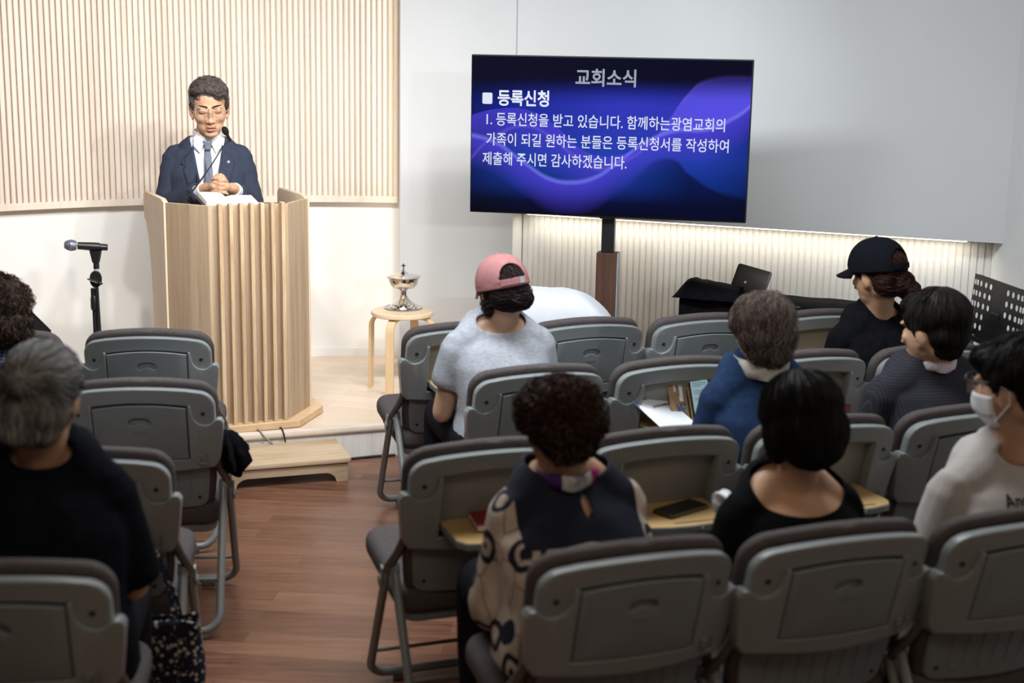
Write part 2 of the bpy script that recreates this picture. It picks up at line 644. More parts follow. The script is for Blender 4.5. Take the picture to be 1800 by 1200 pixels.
# slatted wood cladding: backing, bottom rail and every slat in one structural panel
sl_m = wood('pale_slat_wood', (0.66, 0.55, 0.45), (0.735, 0.63, 0.53), (0.79, 0.695, 0.60), (9, 9, 0.5), 0.5, 3)
b = MB()
L = 0.0; n = 600
fine = curve_pts(xA, xB, 0.0, n)
cum = [0.0]
for i in range(n):
    cum.append(cum[-1] + (fine[i + 1] - fine[i]).length)
pitch = 0.0285
def along(s):
    s = min(max(s, 0), cum[-1] - 1e-6)
    lo, hi = 0, n
    while hi - lo > 1:
        m_ = (lo + hi) // 2
        if cum[m_] <= s: lo = m_
        else: hi = m_
    k = (s - cum[lo]) / (cum[hi] - cum[lo])
    p = fine[lo].lerp(fine[hi], k); d = (fine[hi] - fine[lo]).normalized()
    return p, d
s = cum[-1]
while s > 0.0:
    p, d = along(s - 0.012); nrm = Vector((-d.y, d.x, 0))
    w2 = 0.0098
    prof = [p - d * w2 + nrm * 0.022, p - d * w2 + nrm * 0.003, p - d * (w2 - 0.004), p + d * (w2 - 0.004), p + d * w2 + nrm * 0.003, p + d * w2 + nrm * 0.022]
    b.rings([[Vector((q.x, q.y, z)) for q in prof] for z in (zs + 0.03, 2.9)])
    s -= pitch
for i in range(0, n, 10):
    a, c2 = fine[i], fine[i + 10]
    d = (c2 - a).normalized(); nrm = Vector((-d.y, d.x, 0))
    for (o0, o1, z0, z1) in ((0.022, 0.055, zs, 2.9), (-0.004, 0.03, zs, zs + 0.034)):
        q = [a + nrm * o0, c2 + nrm * o0, c2 + nrm * o1, a + nrm * o1]
        b.rings([[Vector((k.x, k.y, z)) for k in q] for z in (z0, z1)])
struct('trim_1', b.mesh(), sl_m, 'curved cladding of pale vertical wood slats on the stage wall', 'wall cladding')

# ---- right part: header wall, white panel, niche, side wall
ND = 0.13
def wallpt(base, a, dep, z):
    p = base + nd * a + nn_ * dep
    return Vector((p.x, p.y, z))
NLg = Vector((NL.x, NL.y, 0))
LN = (NR - NL).to_2d().length
aC = (PC - NLg).dot(nd)
b = MB()
def slab(a0, a1, d0, d1, z0, z1):
    b.rings([[wallpt(NLg, a0, d0, z), wallpt(NLg, a1, d0, z), wallpt(NLg, a1, d1, z), wallpt(NLg, a0, d1, z)] for z in (z0, z1)])
slab(aC, -0.004, 0, 0.3, 0, 2.9)                     # panel left of the niche, floor to ceiling
struct('wall_left', b.mesh(), wall_m, 'plain white wall panel between the wood slats and the screen', 'wall', ang='flat')
b = MB(); slab(0.004, LN, 0, 0.3, zs, 2.9)
slab(-0.004, 0.004, 0.012, 0.3, zs, 2.9)             # open seam between the two panels
struct('wall_right', b.mesh(), wall_m, 'plain white upper wall above the lit fluted niche', 'wall', ang='flat')
b = MB(); slab(0, LN + 0.02, ND + 0.006, 0.3, 0, zs)
k = 0.0
while k < LN:
    a0, a1 = k, k + 0.0235
    pr = [(a0, ND + 0.006), (a0 + 0.002, ND), (a1 - 0.002, ND), (a1, ND + 0.006)]
    b.rings([[wallpt(NLg, a, d, z) for a, d in pr] for z in (0, zs)])
    k += 0.0315
nm = plain('fluted_white_panel', (0.74, 0.73, 0.70), 0.6, var=0.01)
struct('trim_2', b.mesh(), nm, 'white fluted panel in the niche under the light strip', 'wall panel', ang='flat')
# right side wall: thin door-like edge then plain wall coming towards the camera
b = MB()
c0 = wallpt(NLg, LN, -0.01, 0)
c1 = Vector((c0.x + 0.30, 0.3, 0))
b.rings([[Vector((q.x, q.y, z)) for q in (c0, c0 + Vector((0.004, 0.3, 0)), c0 + Vector((0.4, 0.3, 0)), c1 + Vector((0.3, 0, 0)), c1)] for z in (0, 2.9)])
struct('wall_side', b.mesh(), wall_m, 'plain white side wall at the right edge', 'wall', ang='flat')
# light strip: a real LED lamp along the top of the niche
ledm = mat('led_diffuser', (0.9, 0.85, 0.75), 0.5, emit=(1.0, 0.86, 0.66), estr=4)
b = MB(); b.rings([[wallpt(NLg, a, d, z) for a, d in ((0.06, 0.03), (LN - 0.16, 0.03), (LN - 0.16, 0.05), (0.06, 0.05))] for z in (zs - 0.008, zs - 0.001)])
o = link('led_light_strip', b.mesh(), ledm, None, 'flat')
tag(o, 'warm linear light strip hidden under the upper wall in the niche', 'light strip')
d = bpy.data.lights.new('niche_strip_light', 'AREA'); d.shape = 'RECTANGLE'; d.size = LN - 0.22; d.size_y = 0.02; d.energy = 3.4; d.color = (1.0, 0.93, 0.80); d.spread = R(165)
lo = bpy.data.objects.new('niche_strip_light', d); COL.objects.link(lo)
mid = wallpt(NLg, (LN - 0.1) / 2, 0.06, zs - 0.010)
lo.matrix_world = Matrix.Translation(mid) @ Matrix(((nd.x, -nn_.x, 0, 0), (nd.y, -nn_.y, 0, 0), (0, 0, 1, 0), (0, 0, 0, 1)))

# warm strip in the open joint behind the edge of the white panel, washing the end of the slats
d = bpy.data.lights.new('joint_strip_light', 'AREA'); d.shape = 'RECTANGLE'; d.size = 0.03; d.size_y = 2.6; d.energy = 2.4; d.color = (1.0, 0.82, 0.60)
lo = bpy.data.objects.new('joint_strip_light', d); COL.objects.link(lo)
lo.location = (PC.x - 0.012, PC.y + 0.035, 1.5); aim(lo, (PC.x - 1.2, PC.y + 0.10, 1.5))

# ---- stage: pale planks on top, white oak fascia
sm = mat('pale_stage_planks', (0.7, 0.6, 0.5), 0.38, spec=0.4)
t = NT(sm)
v = t.coords('Object', (1, 1, 1), (0, 0, R(14)))
br = t.new('ShaderNodeTexBrick'); br.offset = 0.4
br.inputs['Color1'].default_value = (0.66, 0.525, 0.40, 1); br.inputs['Color2'].default_value = (0.76, 0.635, 0.51, 1)
br.inputs['Mortar'].default_value = (0.50, 0.38, 0.28, 1)
br.inputs['Scale'].default_value = 1; br.inputs['Mortar Size'].default_value = 0.0012
br.inputs['Brick Width'].default_value = 0.8; br.inputs['Row Height'].default_value = 0.11
t.link(v, br.inputs['Vector'])
g = t.noise(t.coords('Object', (1.5, 18, 1), (0, 0, R(14))), 3, 4)
t.color(t.mix(t.ramp(g, [(0.3, (0, 0, 0)), (0.8, (0.35, 0.35, 0.35))]), br.outputs['Color'], (0.60, 0.46, 0.34)))
E1 = at(431, 761, ST); E2 = at(620, 747, ST)
ed = (E2 - E1).to_2d().normalized(); ed = Vector((ed.x, ed.y, 0))
edge = []
for i in range(31):
    s_ = -2.6 + 4.3 * i / 30
    p = E1 + ed * s_
    bow = 0.035 * max(0, -s_ - 0.1) ** 2                  # the edge bends gently on the left
    edge.append(Vector((p.x, p.y - bow * 0.4, 0)))
b = MB()
back = [Vector((p.x * 1.0, 8.2, 0)) for p in edge]
b.rings([[Vector((p.x, p.y, 0.0)), Vector((p.x, p.y, ST)), Vector((q.x, q.y, ST)), Vector((q.x, q.y, 0))] for p, q in zip(edge, back)])
struct('stage', b.mesh(), sm, 'low stage with pale wooden plank top', 'stage')
fm2 = wood('whitewashed_oak', (0.56, 0.52, 0.47), (0.64, 0.60, 0.56), (0.70, 0.67, 0.64), (16, 16, 1.2), 0.5)
b = MB()
b.rings([[Vector((p.x, p.y, z)) - Vector((ed.y, -ed.x, 0)) * 0 + Vector((ed.y, -ed.x, 0)) * dd for dd, z in ((0.012, 0.0), (0.012, ST - 0.035), (0.0, ST - 0.035), (0.0, 0.0))] for p in edge])
struct('trim_3', b.mesh(), fm2, 'whitewashed wooden fascia along the front of the stage', 'trim')
nos = wood('stage_nosing_wood', (0.55, 0.45, 0.36), (0.62, 0.52, 0.43), (0.68, 0.59, 0.50), (1, 14, 14), 0.45)
b = MB()
pr = [(0.012, ST - 0.036), (0.022, ST - 0.028), (0.026, ST - 0.016), (0.022, ST - 0.004), (0.010, ST + 0.003), (-0.004, ST + 0.003), (-0.004, ST - 0.036)]
b.rings([[Vector((p.x, p.y, z)) + Vector((ed.y, -ed.x, 0)) * dd for dd, z in pr] for p in edge])
struct('trim_4', b.mesh(), nos, 'rounded pale wood nosing on the stage edge', 'trim')

# ================================================================== LECTERN
PY = R(25)
Pc = at(449, 759, ST)                                   # middle of the front edge of the base
Mp = Matrix.Translation((Pc.x, Pc.y, ST + 0.006)) @ Matrix.Rotation(PY, 4, 'Z')
pod = thing('lectern', 'tall pale ash lectern with vertical slats on its faceted front', 'lectern', (Pc.x, Pc.y, ST), PY)
PH = 0.985
fw = 0.172; fl = 0.238; fa = R(51)
xl = fw + fl * math.cos(fa); yl = fl * math.sin(fa)
y0 = 0.045
# plan of the shell: front facet and two flanks, 18 mm board
def strip(pa, pb, th, z0, z1):
    pa = Vector(pa); pb = Vector(pb); d = (pb - pa).normalized(); nrm = Vector((-d.y, d.x))
    b_ = MB()
    q = [pa, pb, pb + nrm * th, pa + nrm * th]
    b_.rings([[Vector((k.x, k.y, z)) for k in q] for z in (z0, z1)])
    return b_.mesh()
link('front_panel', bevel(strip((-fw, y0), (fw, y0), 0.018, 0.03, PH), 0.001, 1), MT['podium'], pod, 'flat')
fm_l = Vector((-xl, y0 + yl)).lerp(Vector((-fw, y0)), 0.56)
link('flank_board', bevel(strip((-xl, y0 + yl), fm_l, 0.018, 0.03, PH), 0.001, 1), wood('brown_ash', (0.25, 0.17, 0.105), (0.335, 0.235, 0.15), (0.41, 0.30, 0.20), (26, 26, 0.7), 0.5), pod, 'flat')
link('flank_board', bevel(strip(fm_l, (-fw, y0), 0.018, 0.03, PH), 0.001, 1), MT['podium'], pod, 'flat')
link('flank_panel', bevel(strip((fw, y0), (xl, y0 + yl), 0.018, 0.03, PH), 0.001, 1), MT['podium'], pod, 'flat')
for k in range(7):
    x = -fw + 0.045 + k * (2 * fw - 0.075) / 6
    b = MB(); b.box((x, y0 - 0.0185, 0.03 + (PH - 0.02) / 2), (0.017, 0.037, PH - 0.02))
    o = link('slat', bevel(b.mesh(), 0.0015, 1), MT['slat_knot'], pod, 'flat')
# side wings with the swept cut-out
def wing(sx):
    z0, z1 = 0.03, PH + 0.012
    ya = y0 + yl - 0.01
    yb = ya + 0.45; yc = ya + 0.30
    out = [(ya, z0), (yc, z0), (yc, 0.42)] + [(yc + (yb - yc) * (1 - math.cos(R(90 * i / 12))), 0.42 + (0.87 - 0.42) * math.sin(R(90 * i / 12))) for i in range(1, 13)] + [(yb, 0.97), (yb - 0.03, z1 - 0.005), (ya + 0.06, z1), (ya, z1 - 0.012)]
    me = plate([out], -0.011, 0.011, 0.002)
    # plate: outline x->local y ; depth -> local x
    me.transform(Matrix(((0, 1, 0, sx * (xl - 0.011)), (1, 0, 0, 0), (0, 0, 1, 0), (0, 0, 0, 1))))
    bm = bmesh.new(); bm.from_mesh(me); bmesh.ops.recalc_face_normals(bm, faces=bm.faces); bm.to_mesh(me); bm.free()
    return me
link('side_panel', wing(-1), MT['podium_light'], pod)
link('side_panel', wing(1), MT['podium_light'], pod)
b = MB()
q = [(-fw - 0.03, y0 - 0.045), (fw + 0.03, y0 - 0.045), (xl + 0.05, y0 + yl - 0.02), (xl + 0.05, y0 + yl + 0.25), (-xl - 0.05, y0 + yl + 0.25), (-xl - 0.05, y0 + yl - 0.02)]
b.rings([[Vector((x, y, z)) for x, y in q] for z in (0.002, 0.036)])
link('base', bevel(b.mesh(), 0.004, 2), wood('ash_base', (0.48, 0.30, 0.16), (0.60, 0.40, 0.23), (0.68, 0.48, 0.3), (1.2, 12, 12), 0.42), pod, 'flat')
# reading desk: sloped board with a ledge, inside the shell
b = MB()
q = [(-fw, y0 + 0.02), (fw, y0 + 0.02), (xl - 0.03, y0 + yl), (xl - 0.03, y0 + yl + 0.12), (-xl + 0.03, y0 + yl + 0.12), (-xl + 0.03, y0 + yl)]
zt = lambda y: PH - 0.012 - 0.10 * (y - y0)
b.rings([[Vector((x, y, zt(y) - dz)) for x, y in q] for dz in (0.02, 0.0)])
link('desk_top', b.mesh(), MT['podium_light'], pod, 'flat')
for sx in (-1, 1):
    for yy in (y0 + 0.02, y0 + yl + 0.15):
        b = MB(); b.lathe([(0.02, -0.006), (0.02, 0.0025)], 14, (sx * (fw if yy < 0.2 else xl), yy, 0))
        link('foot', b.mesh(), MT['black'], pod)

def podM(x, y, z):
    return Mp @ Vector((x, y, z - 0.006))

# gooseneck microphone on the lectern
gm_base = podM(-0.225, 0.24, zt(0.24) + 0.006)
gm = thing('gooseneck_microphone', 'black gooseneck microphone rising from the lectern to the preacher', 'microphone', gm_base)
tipw = atY(397, 231, gm_base.y + 0.09) - gm_base
b = MB(); b.lathe([(0.026, 0), (0.026, 0.008), (0.02, 0.016), (0.008, 0.02), (0.006, 0.05)], 20)
link('base', b.mesh(), MT['black'], gm)
b = MB()
pts = []
for i in range(17):
    s_ = i / 16
    bend = Vector((0.014 * math.sin(s_ * PI * 0.9), 0.0, 0.0))
    pts.append(Vector((0, 0, 0.03)).lerp(tipw - Vector((0.0, 0, 0.03)), s_) + bend * 0.9 + Vector((0.02 * max(0, s_ - 0.85) / 0.15, 0, 0)))
b.tube(pts, [0.0042 if i < 7 else 0.0030 for i in range(17)], 8)
link('gooseneck', b.mesh(), MT['black'], gm)
b = MB(); b.ell(tipw + Vector((-0.002, 0, 0.002)), (0.0145, 0.0145, 0.021), (0, R(-22), 0), 16, 12)
b.capsule([pts[-1] - (pts[-1] - pts[-2]).normalized() * 0.01, tipw], [0.006, 0.007], 10)
link('foam_head', b.mesh(), fabric('black_foam', (0.012, 0.012, 0.013), 1.0, 0.5, 300, 0.6), gm)

# open bible on the desk
bk = podM(-0.045, 0.20, zt(0.20) + 0.004)
book = thing('open_book', 'thick open book with white pages lying on the lectern top', 'book', bk, PY + R(180))
def leaf(sgn, th, w=0.118, h=0.165):
    b_ = MB(); rr = []
    for i in range(11):
        s_ = i / 10
        x = sgn * w * s_; z = th * (0.35 + 0.65 * math.sin(min(1, s_ * 3.2) * PI / 2)) * (1 - 0.25 * s_) 
        rr.append([Vector((x, -h / 2, 0.004)), Vector((x, -h / 2, z + 0.004)), Vector((x, h / 2, z + 0.004)), Vector((x, h / 2, 0.004))])
    b_.rings(rr); return b_.mesh()
pg = plain('book_pages', (0.84, 0.83, 0.80), 0.6, var=0.02)
tl = Matrix.Rotation(R(-9), 4, 'X') @ Matrix.Translation((0, 0, 0.012))
link('pages', leaf(-1, 0.014).copy(), pg, book).matrix_local = tl
link('pages', leaf(1, 0.026), pg, book).matrix_local = tl @ Matrix.Rotation(R(-6), 4, 'Y')
b = MB(); b.box((-0.063, 0, 0.001), (0.13, 0.18, 0.004)); 
link('cover', b.mesh(), MT['black'], book, 'flat').matrix_local = tl
b = MB(); b.box((0.063, 0, 0.001), (0.13, 0.18, 0.004))
link('cover', b.mesh(), MT['black'], book, 'flat').matrix_local = tl @ Matrix.Rotation(R(-6), 4, 'Y')
b = MB(); b.box((0, 0, 0), (0.26, 0.18, 0.003))
pp = podM(0.085, 0.20, zt(0.20) + 0.0045)
o = link('paper_sheet', b.mesh(), MT['white_paper'], None, 'flat', pp); o.rotation_euler = (R(-5.5), 0, PY + R(4))
tag(o, 'loose white paper sheet under the open book on the lectern', 'paper')

# ================================================================== WOODEN STEP
fl_ = at(405, 862, 0); fr_ = at(612, 845, 0)
sd = (fr_ - fl_); slen = 0.52; syaw = math.atan2(sd.y, sd.x)
st = thing('wooden_step', 'low ash wood step with bracket feet in front of the lectern', 'step', fr_, syaw)
b = MB()
SH = 0.105; SD = 0.30
me = hplate([[(-slen, -0.012), (0.008, -0.012), (0.014, -0.004), (0.014, SD), (-slen, SD)]], SH - 0.022, SH, 0.005)
link('tread', me, MT['stepwood'], st)
out = [(-slen + 0.01, 0), (-slen + 0.05, 0)] + [(-slen + 0.05 + 0.05 * (1 - math.cos(R(9 * i))), 0.042 * math.sin(R(9 * i))) for i in range(1, 11)] + [(-0.10 + 0.05 * math.sin(R(9 * i)), 0.042 * math.cos(R(9 * i))) for i in range(0, 10)] + [(-0.05, 0), (0.0, 0), (0.0, SH - 0.026), (-slen + 0.01, SH - 0.026)]
link('front_apron', plate([out], 0.0, 0.018, 0.0015), MT['stepwood'], st)
me = plate([[(0.018, 0), (0.06, 0), (0.075, 0.03), (0.09, 0.042), (SD - 0.09, 0.042), (SD - 0.075, 0.03), (SD - 0.06, 0), (SD - 0.01, 0), (SD - 0.01, SH - 0.026), (0.018, SH - 0.026)]], -0.009, 0.009, 0.0015)
rotm = Matrix(((0, -1, 0, -0.009), (1, 0, 0, 0), (0, 0, 1, 0), (0, 0, 0, 1)))
me.transform(rotm); link('side_apron', me, MT['stepwood'], st)
m2 = me.copy(); m2.transform(Matrix.Translation((-slen + 0.03, 0, 0))); link('side_apron', m2, MT['stepwood'], st)

# ================================================================== STOOL AND VESSEL
sc_ = at(707, 684, ST)
stool = thing('round_stool', 'round birch stool with bent legs beside the lectern', 'stool', (sc_.x, sc_.y, ST), R(20))
SHt = 0.395; sr = 0.152
b = MB(); b.lathe([(0.001, SHt - 0.022), (sr - 0.004, SHt - 0.022), (sr, SHt - 0.018), (sr, SHt - 0.004), (sr - 0.004, SHt), (0.001, SHt)], 48)
link('seat', b.mesh(), MT['birch_top'], stool)
for k in range(4):
    a = R(45 + 90 * k + 8)
    b = MB(); rr = []
    path = [(0.055, SHt - 0.030)] + [(sr - 0.045 + 0.055 * math.sin(R(10 * i)), SHt - 0.030 - 0.055 * (1 - math.cos(R(10 * i)))) for i in range(10)] + [(sr + 0.014, 0.0)]
    for i, (r_, z) in enumerate(path):
        a0 = path[max(i - 1, 0)]; a1 = path[min(i + 1, len(path) - 1)]
        tx, tz = a1[0] - a0[0], a1[1] - a0[1]; l = math.hypot(tx, tz); nx, nz = -tz / l, tx / l
        ring = []
        for sgn, th in ((-1, -0.007), (1, -0.007), (1, 0.007), (-1, 0.007)):
            q = Vector((r_ + nx * th, sgn * 0.02, z + nz * th)); ring.append(Matrix.Rotation(a, 3, 'Z') @ q)
        rr.append(ring)
    b.rings(rr); link('leg', bevel(b.mesh(), 0.0015, 1, 60), MT['birch'], stool, 35)
vz = ST + SHt + 0.0008
tr = MB(); tr.lathe([(0.001, 0), (0.088, 0.0), (0.094, 0.004), (0.092, 0.006), (0.084, 0.003), (0.001, 0.003)], 48)
vp = at(709, 541, vz)
o = link('round_tray', tr.mesh(), plain('glass_like_tray', (0.62, 0.62, 0.6), 0.15, 0.8, 0.03), None, 40, (vp.x, vp.y, vz)); tag(o, 'thin round metal saucer under the silver vessel on the stool', 'tray')
ves = thing('lidded_bowl', 'polished silver lidded footed bowl with a cross on top', 'bowl', (vp.x, vp.y, vz + 0.0035))
b = MB(); b.lathe([(0.001, 0), (0.066, 0.0), (0.067, 0.006), (0.060, 0.012), (0.058, 0.018), (0.045, 0.026), (0.030, 0.042), (0.020, 0.050), (0.022, 0.055), (0.0165, 0.062), (0.0165, 0.082), (0.022, 0.088), (0.018, 0.094), (0.001, 0.094)], 48)
link('foot', b.mesh(), MT['chrome'], ves, 30)
b = MB(); b.lathe([(0.001, 0.092), (0.03, 0.092), (0.055, 0.100), (0.068, 0.115), (0.0735, 0.135), (0.075, 0.146), (0.084, 0.149), (0.084, 0.152), (0.072, 0.150), (0.001, 0.147)], 48)
link('bowl', b.mesh(), MT['chrome'], ves, 30)
b = MB(); b.lathe([(0.001, 0.1515), (0.085, 0.1515), (0.086, 0.154), (0.075, 0.158), (0.05, 0.162), (0.024, 0.168), (0.018, 0.174), (0.010, 0.179), (0.008, 0.186), (0.001, 0.187)], 48)
link('lid', b.mesh(), MT['chrome'], ves, 30)
b = MB(); b.box((0, 0, 0.201), (0.006, 0.005, 0.032)); b.box((0, 0, 0.206), (0.021, 0.005, 0.006))
link('cross', bevel(b.mesh(), 0.001, 1), MT['chrome'], ves, 'flat')

# ================================================================== MICROPHONE STAND ON THE STAGE
mb_ = at(160, 700, ST); mY = 6.15
mtop = atY(166, 447, mY)
ms = thing('microphone_stand', 'black microphone stand with folded boom left of the lectern', 'microphone stand', (mtop.x, mtop.y, ST))
mz = mtop.z - ST
b = MB(); b.lathe([(0.001, 0), (0.12, 0), (0.122, 0.006), (0.11, 0.014), (0.02, 0.02), (0.02, 0.05), (0.001, 0.05)], 40); link('base', b.mesh(), MT['black'], ms)
zb = atY(163, 540, mY).z - ST; zc_ = atY(163, 515, mY).z - ST; zj = atY(168, 490, mY).z - ST
b = MB(); b.tube([(-0.008, 0, 0.04), (-0.008, 0, zb)], 0.0115, 12); b.tube([(-0.008, 0, zb), (-0.008, 0, zc_ + 0.02)], 0.0085, 12); link('pole', b.mesh(), MT['black'], ms)
b = MB(); b.lathe([(0.001, zb - 0.01), (0.0165, zb - 0.01), (0.018, zb), (0.0175, zb + 0.042), (0.011, zb + 0.056), (0.001, zb + 0.056)], 16, (-0.008, 0, 0)); link('collar', b.mesh(), MT['black'], ms)
b = MB()
b.lathe([(0.001, -0.011), (0.024, -0.011), (0.026, -0.006), (0.026, 0.006), (0.024, 0.011), (0.001, 0.011)], 24, M=Matrix.Translation((0.003, -0.006, zj + 0.0)) @ Matrix.Rotation(R(90), 4, 'X') @ Matrix.Scale(1.45, 4, (0, 1, 0)))
b.box((-0.008, 0, zc_), (0.024, 0.022, 0.045))
link('boom_joint', b.mesh(), MT['black'], ms)
b = MB(); b.tube([(-0.026, -0.03, zj + 0.004), (0.022, -0.03, zj - 0.011)], 0.0042, 10); link('clamp_lever', b.mesh(), MT['chrome'], ms)
b = MB(); b.capsule([(0.022, -0.03, zj - 0.011), (0.034, -0.03, zj - 0.015)], [0.006, 0.006], 10); link('lever_tip', b.mesh(), MT['black'], ms)
b = MB(); b.tube([(0.008, -0.012, zj - 0.02), (0.016, -0.012, 0.22)], 0.007, 10); link('boom_arm', b.mesh(), MT['black'], ms)
b = MB(); b.lathe([(0.001, zj + 0.037), (0.0115, zj + 0.037), (0.0115, zj + 0.048), (0.001, zj + 0.048)], 16, (0.006, 0, 0)); link('thread_ring', b.mesh(), plain('grey_ring', (0.6, 0.6, 0.65), 0.3, 0.4), ms)
b = MB(); b.tube([(0.006, 0, zj + 0.046), (0.006, 0, mz - 0.035)], [0.013, 0.0125], 12)
b.rings([[Vector((0.006 + sx * (0.013 + k * 0.011), sy * 0.013, mz - 0.035 + k * 0.052)) for sx, sy in ((-1, -1), (1, -1), (1, 1), (-1, 1))] for k in (0, 1)])
link('microphone_clip', b.mesh(), MT['black'], ms)
mic = thing('handheld_microphone', 'black wireless handheld microphone with grey grille in the stand clip', 'microphone', atY(160, 433, mY))
Mm = Matrix.Rotation(R(5), 4, 'Y') @ Matrix.Rotation(R(90), 4, 'Y')      # +z of the lathe -> +x
Mm = Matrix.Rotation(R(18), 4, 'Z') @ Mm
b = MB(); b.lathe([(0.001, -0.058), (0.0165, -0.056), (0.017, -0.03), (0.0185, 0.0), (0.0185, 0.035), (0.015, 0.037), (0.0145, 0.066), (0.0125, 0.070), (0.001, 0.070)], 20, M=Mm); link('body', b.mesh(), MT['black'], mic)
b = MB(); b.lathe([(0.001, -0.113), (0.014, -0.111), (0.021, -0.100), (0.0245, -0.086), (0.0245, -0.080), (0.022, -0.068), (0.018, -0.060), (0.001, -0.060)], 20, M=Mm); link('grille', b.mesh(), plain('grey_mesh_grille', (0.16, 0.17, 0.20), 0.5, 0.6, 0.3, 300), mic)
b = MB(); b.lathe([(0.0242, -0.090), (0.0258, -0.088), (0.0258, -0.083), (0.0242, -0.081)], 20, M=Mm, cap=False); link('grille_band', b.mesh(), plain('blue_grey_band', (0.25, 0.28, 0.42), 0.3, 0.7), mic)

# ================================================================== SCREEN ON ITS COLUMN
TLw, TRw = atY(828, 93, 6.05), None
Tyaw = R(-11.5)
def onplane(px, py):
    d_ = ray(px, py); nrm = Vector((math.sin(-Tyaw) * -1 * -1, math.cos(Tyaw), 0))
    nrm = Vector((-math.sin(Tyaw), math.cos(Tyaw), 0))
    k_ = (Vector((0.43, 6.12, 0)) - Vector((0, 0, CAM_H))).dot(nrm) / d_.dot(nrm)
    return Vector((0, 0, CAM_H)) + d_ * k_
c4 = [onplane(*p) for p in ((828, 93), (1324, 107), (1312, 395), (826, 370))]
print('tv', [c.to_tuple(3) for c in c4])
TW = ((c4[1] - c4[0]).length + (c4[2] - c4[3]).length) / 2; TH = (c4[0].z - c4[3].z + c4[1].z - c4[2].z) / 2
tc = sum(c4, Vector()) / 4
print('tv size', TW, TH)
tv = thing('television', 'large flat television showing white Korean text on blue purple waves', 'television', tc, Tyaw)
b = MB(); b.box((0, 0.022, 0), (TW, 0.036, TH)); b.box((0, 0.05, -0.05), (TW * 0.55, 0.03, TH * 0.5))
link('casing', bevel(b.mesh(), 0.003, 2), MT['black'], tv, 'flat')
scr = mat('screen_picture', (0.002, 0.002, 0.003), 0.4, spec=0.015)
t = NT(scr)
tcn = t.new('ShaderNodeTexCoord'); sp = t.new('ShaderNodeSeparateXYZ'); t.link(tcn.outputs['Generated'], sp.inputs[0])
U = sp.outputs[0]; Vv = t.math('SUBTRACT', 1.0, sp.outputs[2])
def fcurve(pts):
    n_ = t.new('ShaderNodeFloatCurve'); cm = n_.mapping; cv = cm.curves[0]
    while len(cv.points) < len(pts): cv.points.new(0.5, 0.5)
    for p_, q_ in zip(cv.points, pts): p_.location = q_; p_.handle_type = 'AUTO'
    cm.update(); t.link(U, n_.inputs['Value']); return n_.outputs[0]
def below(cv, soft=0.006):      # 1 below the curve (greater v)
    d_ = t.math('SUBTRACT', Vv, cv); return t.math('MULTIPLY_ADD', d_, 1 / soft, 0.5, clamp=True)
def falloff(cv, length):        # 1 at the curve, fading downwards
    d_ = t.math('SUBTRACT', Vv, cv); return t.math('SUBTRACT', 1.0, t.math('DIVIDE', d_, length), clamp=True)
C1 = fcurve([(0, .38), (.1, .335), (.2, .335), (.3, .42), (.4, .57), (.47, .62), (.55, .605), (.63, .545), (.72, .49), (.8, .475), (.9, .52), (1, .60)])
C2 = fcurve([(0, .51), (.08, .545), (.2, .68), (.3, .78), (.37, .795), (.45, .765), (.55, .64), (.65, .51), (.75, .44), (.85, .43), (.95, .35), (1, .28)])
C3 = fcurve([(0, .66), (.1, .50), (.2, .44), (.28, .49), (.38, .62), (.47, .70), (.55, .66), (.66, .52), (.72, .38), (.78, .22), (.84, .13), (1, .10)])
C4 = fcurve([(0, 1), (.5, 1), (.62, .72), (.72, .62), (.8, .72), (.9, .82), (1, .86)])
vb = t.ramp(Vv, [(0.0, (0.001, 0.001, 0.006)), (0.14, (0.001, 0.002, 0.03)), (0.30, (0.006, 0.020, 0.30)), (0.62, (0.008, 0.045, 0.36)), (0.80, (0.005, 0.028, 0.24)), (0.92, (0.001, 0.003, 0.03)), (1.0, (0.001, 0.001, 0.012))])
edge_dark = t.ramp(U, [(0.0, (0.35, 0.35, 0.35)), (0.18, (0.9, 0.9, 0.9)), (0.55, (1, 1, 1)), (0.85, (0.9, 0.9, 0.9)), (1.0, (0.55, 0.55, 0.55))])
col = t.mix(1.0, vb, edge_dark, 'MULTIPLY')
glow = t.math('MULTIPLY', t.ramp(U, [(0.15, (0, 0, 0)), (0.55, (1, 1, 1)), (0.85, (0.9, 0.9, 0.9)), (1.0, (0.4, 0.4, 0.4))]), t.ramp(Vv, [(0.12, (0, 0, 0)), (0.30, (1, 1, 1)), (0.55, (0.5, 0.5, 0.5)), (0.75, (0, 0, 0))]))
col = t.mix(t.math('MULTIPLY', glow, 0.55), col, (0.050, 0.050, 0.62))
PUR = (0.075, 0.050, 0.66); PU2 = (0.105, 0.085, 0.82)
band = t.math('MULTIPLY', below(C1), t.math('SUBTRACT', 1.0, below(C2)))
col = t.mix(t.math('MULTIPLY', band, t.math('MULTIPLY', falloff(C1, 0.34), 0.65)), col, PUR)
b2 = t.math('MULTIPLY', below(C3, 0.01), t.math('SUBTRACT', 1.0, below(C2, 0.01)))
rt = t.ramp(U, [(0.5, (0, 0, 0)), (0.75, (0.75, 0.75, 0.75)), (1.0, (0.85, 0.85, 0.85))])
col = t.mix(t.math('MULTIPLY', b2, rt), col, PU2)
col = t.mix(t.math('MULTIPLY', t.math('MULTIPLY', below(C2, 0.004), falloff(C2, 0.22)), 0.75), col, PUR)
ln = t.math('SUBTRACT', 1.0, t.math('MULTIPLY', t.math('ABSOLUTE', t.math('SUBTRACT', Vv, C2)), 45.0), clamp=True)
col = t.mix(t.math('MULTIPLY', ln, 0.55), col, (0.22, 0.24, 0.95))
ln = t.math('SUBTRACT', 1.0, t.math('MULTIPLY', t.math('ABSOLUTE', t.math('SUBTRACT', Vv, C3)), 50.0), clamp=True)
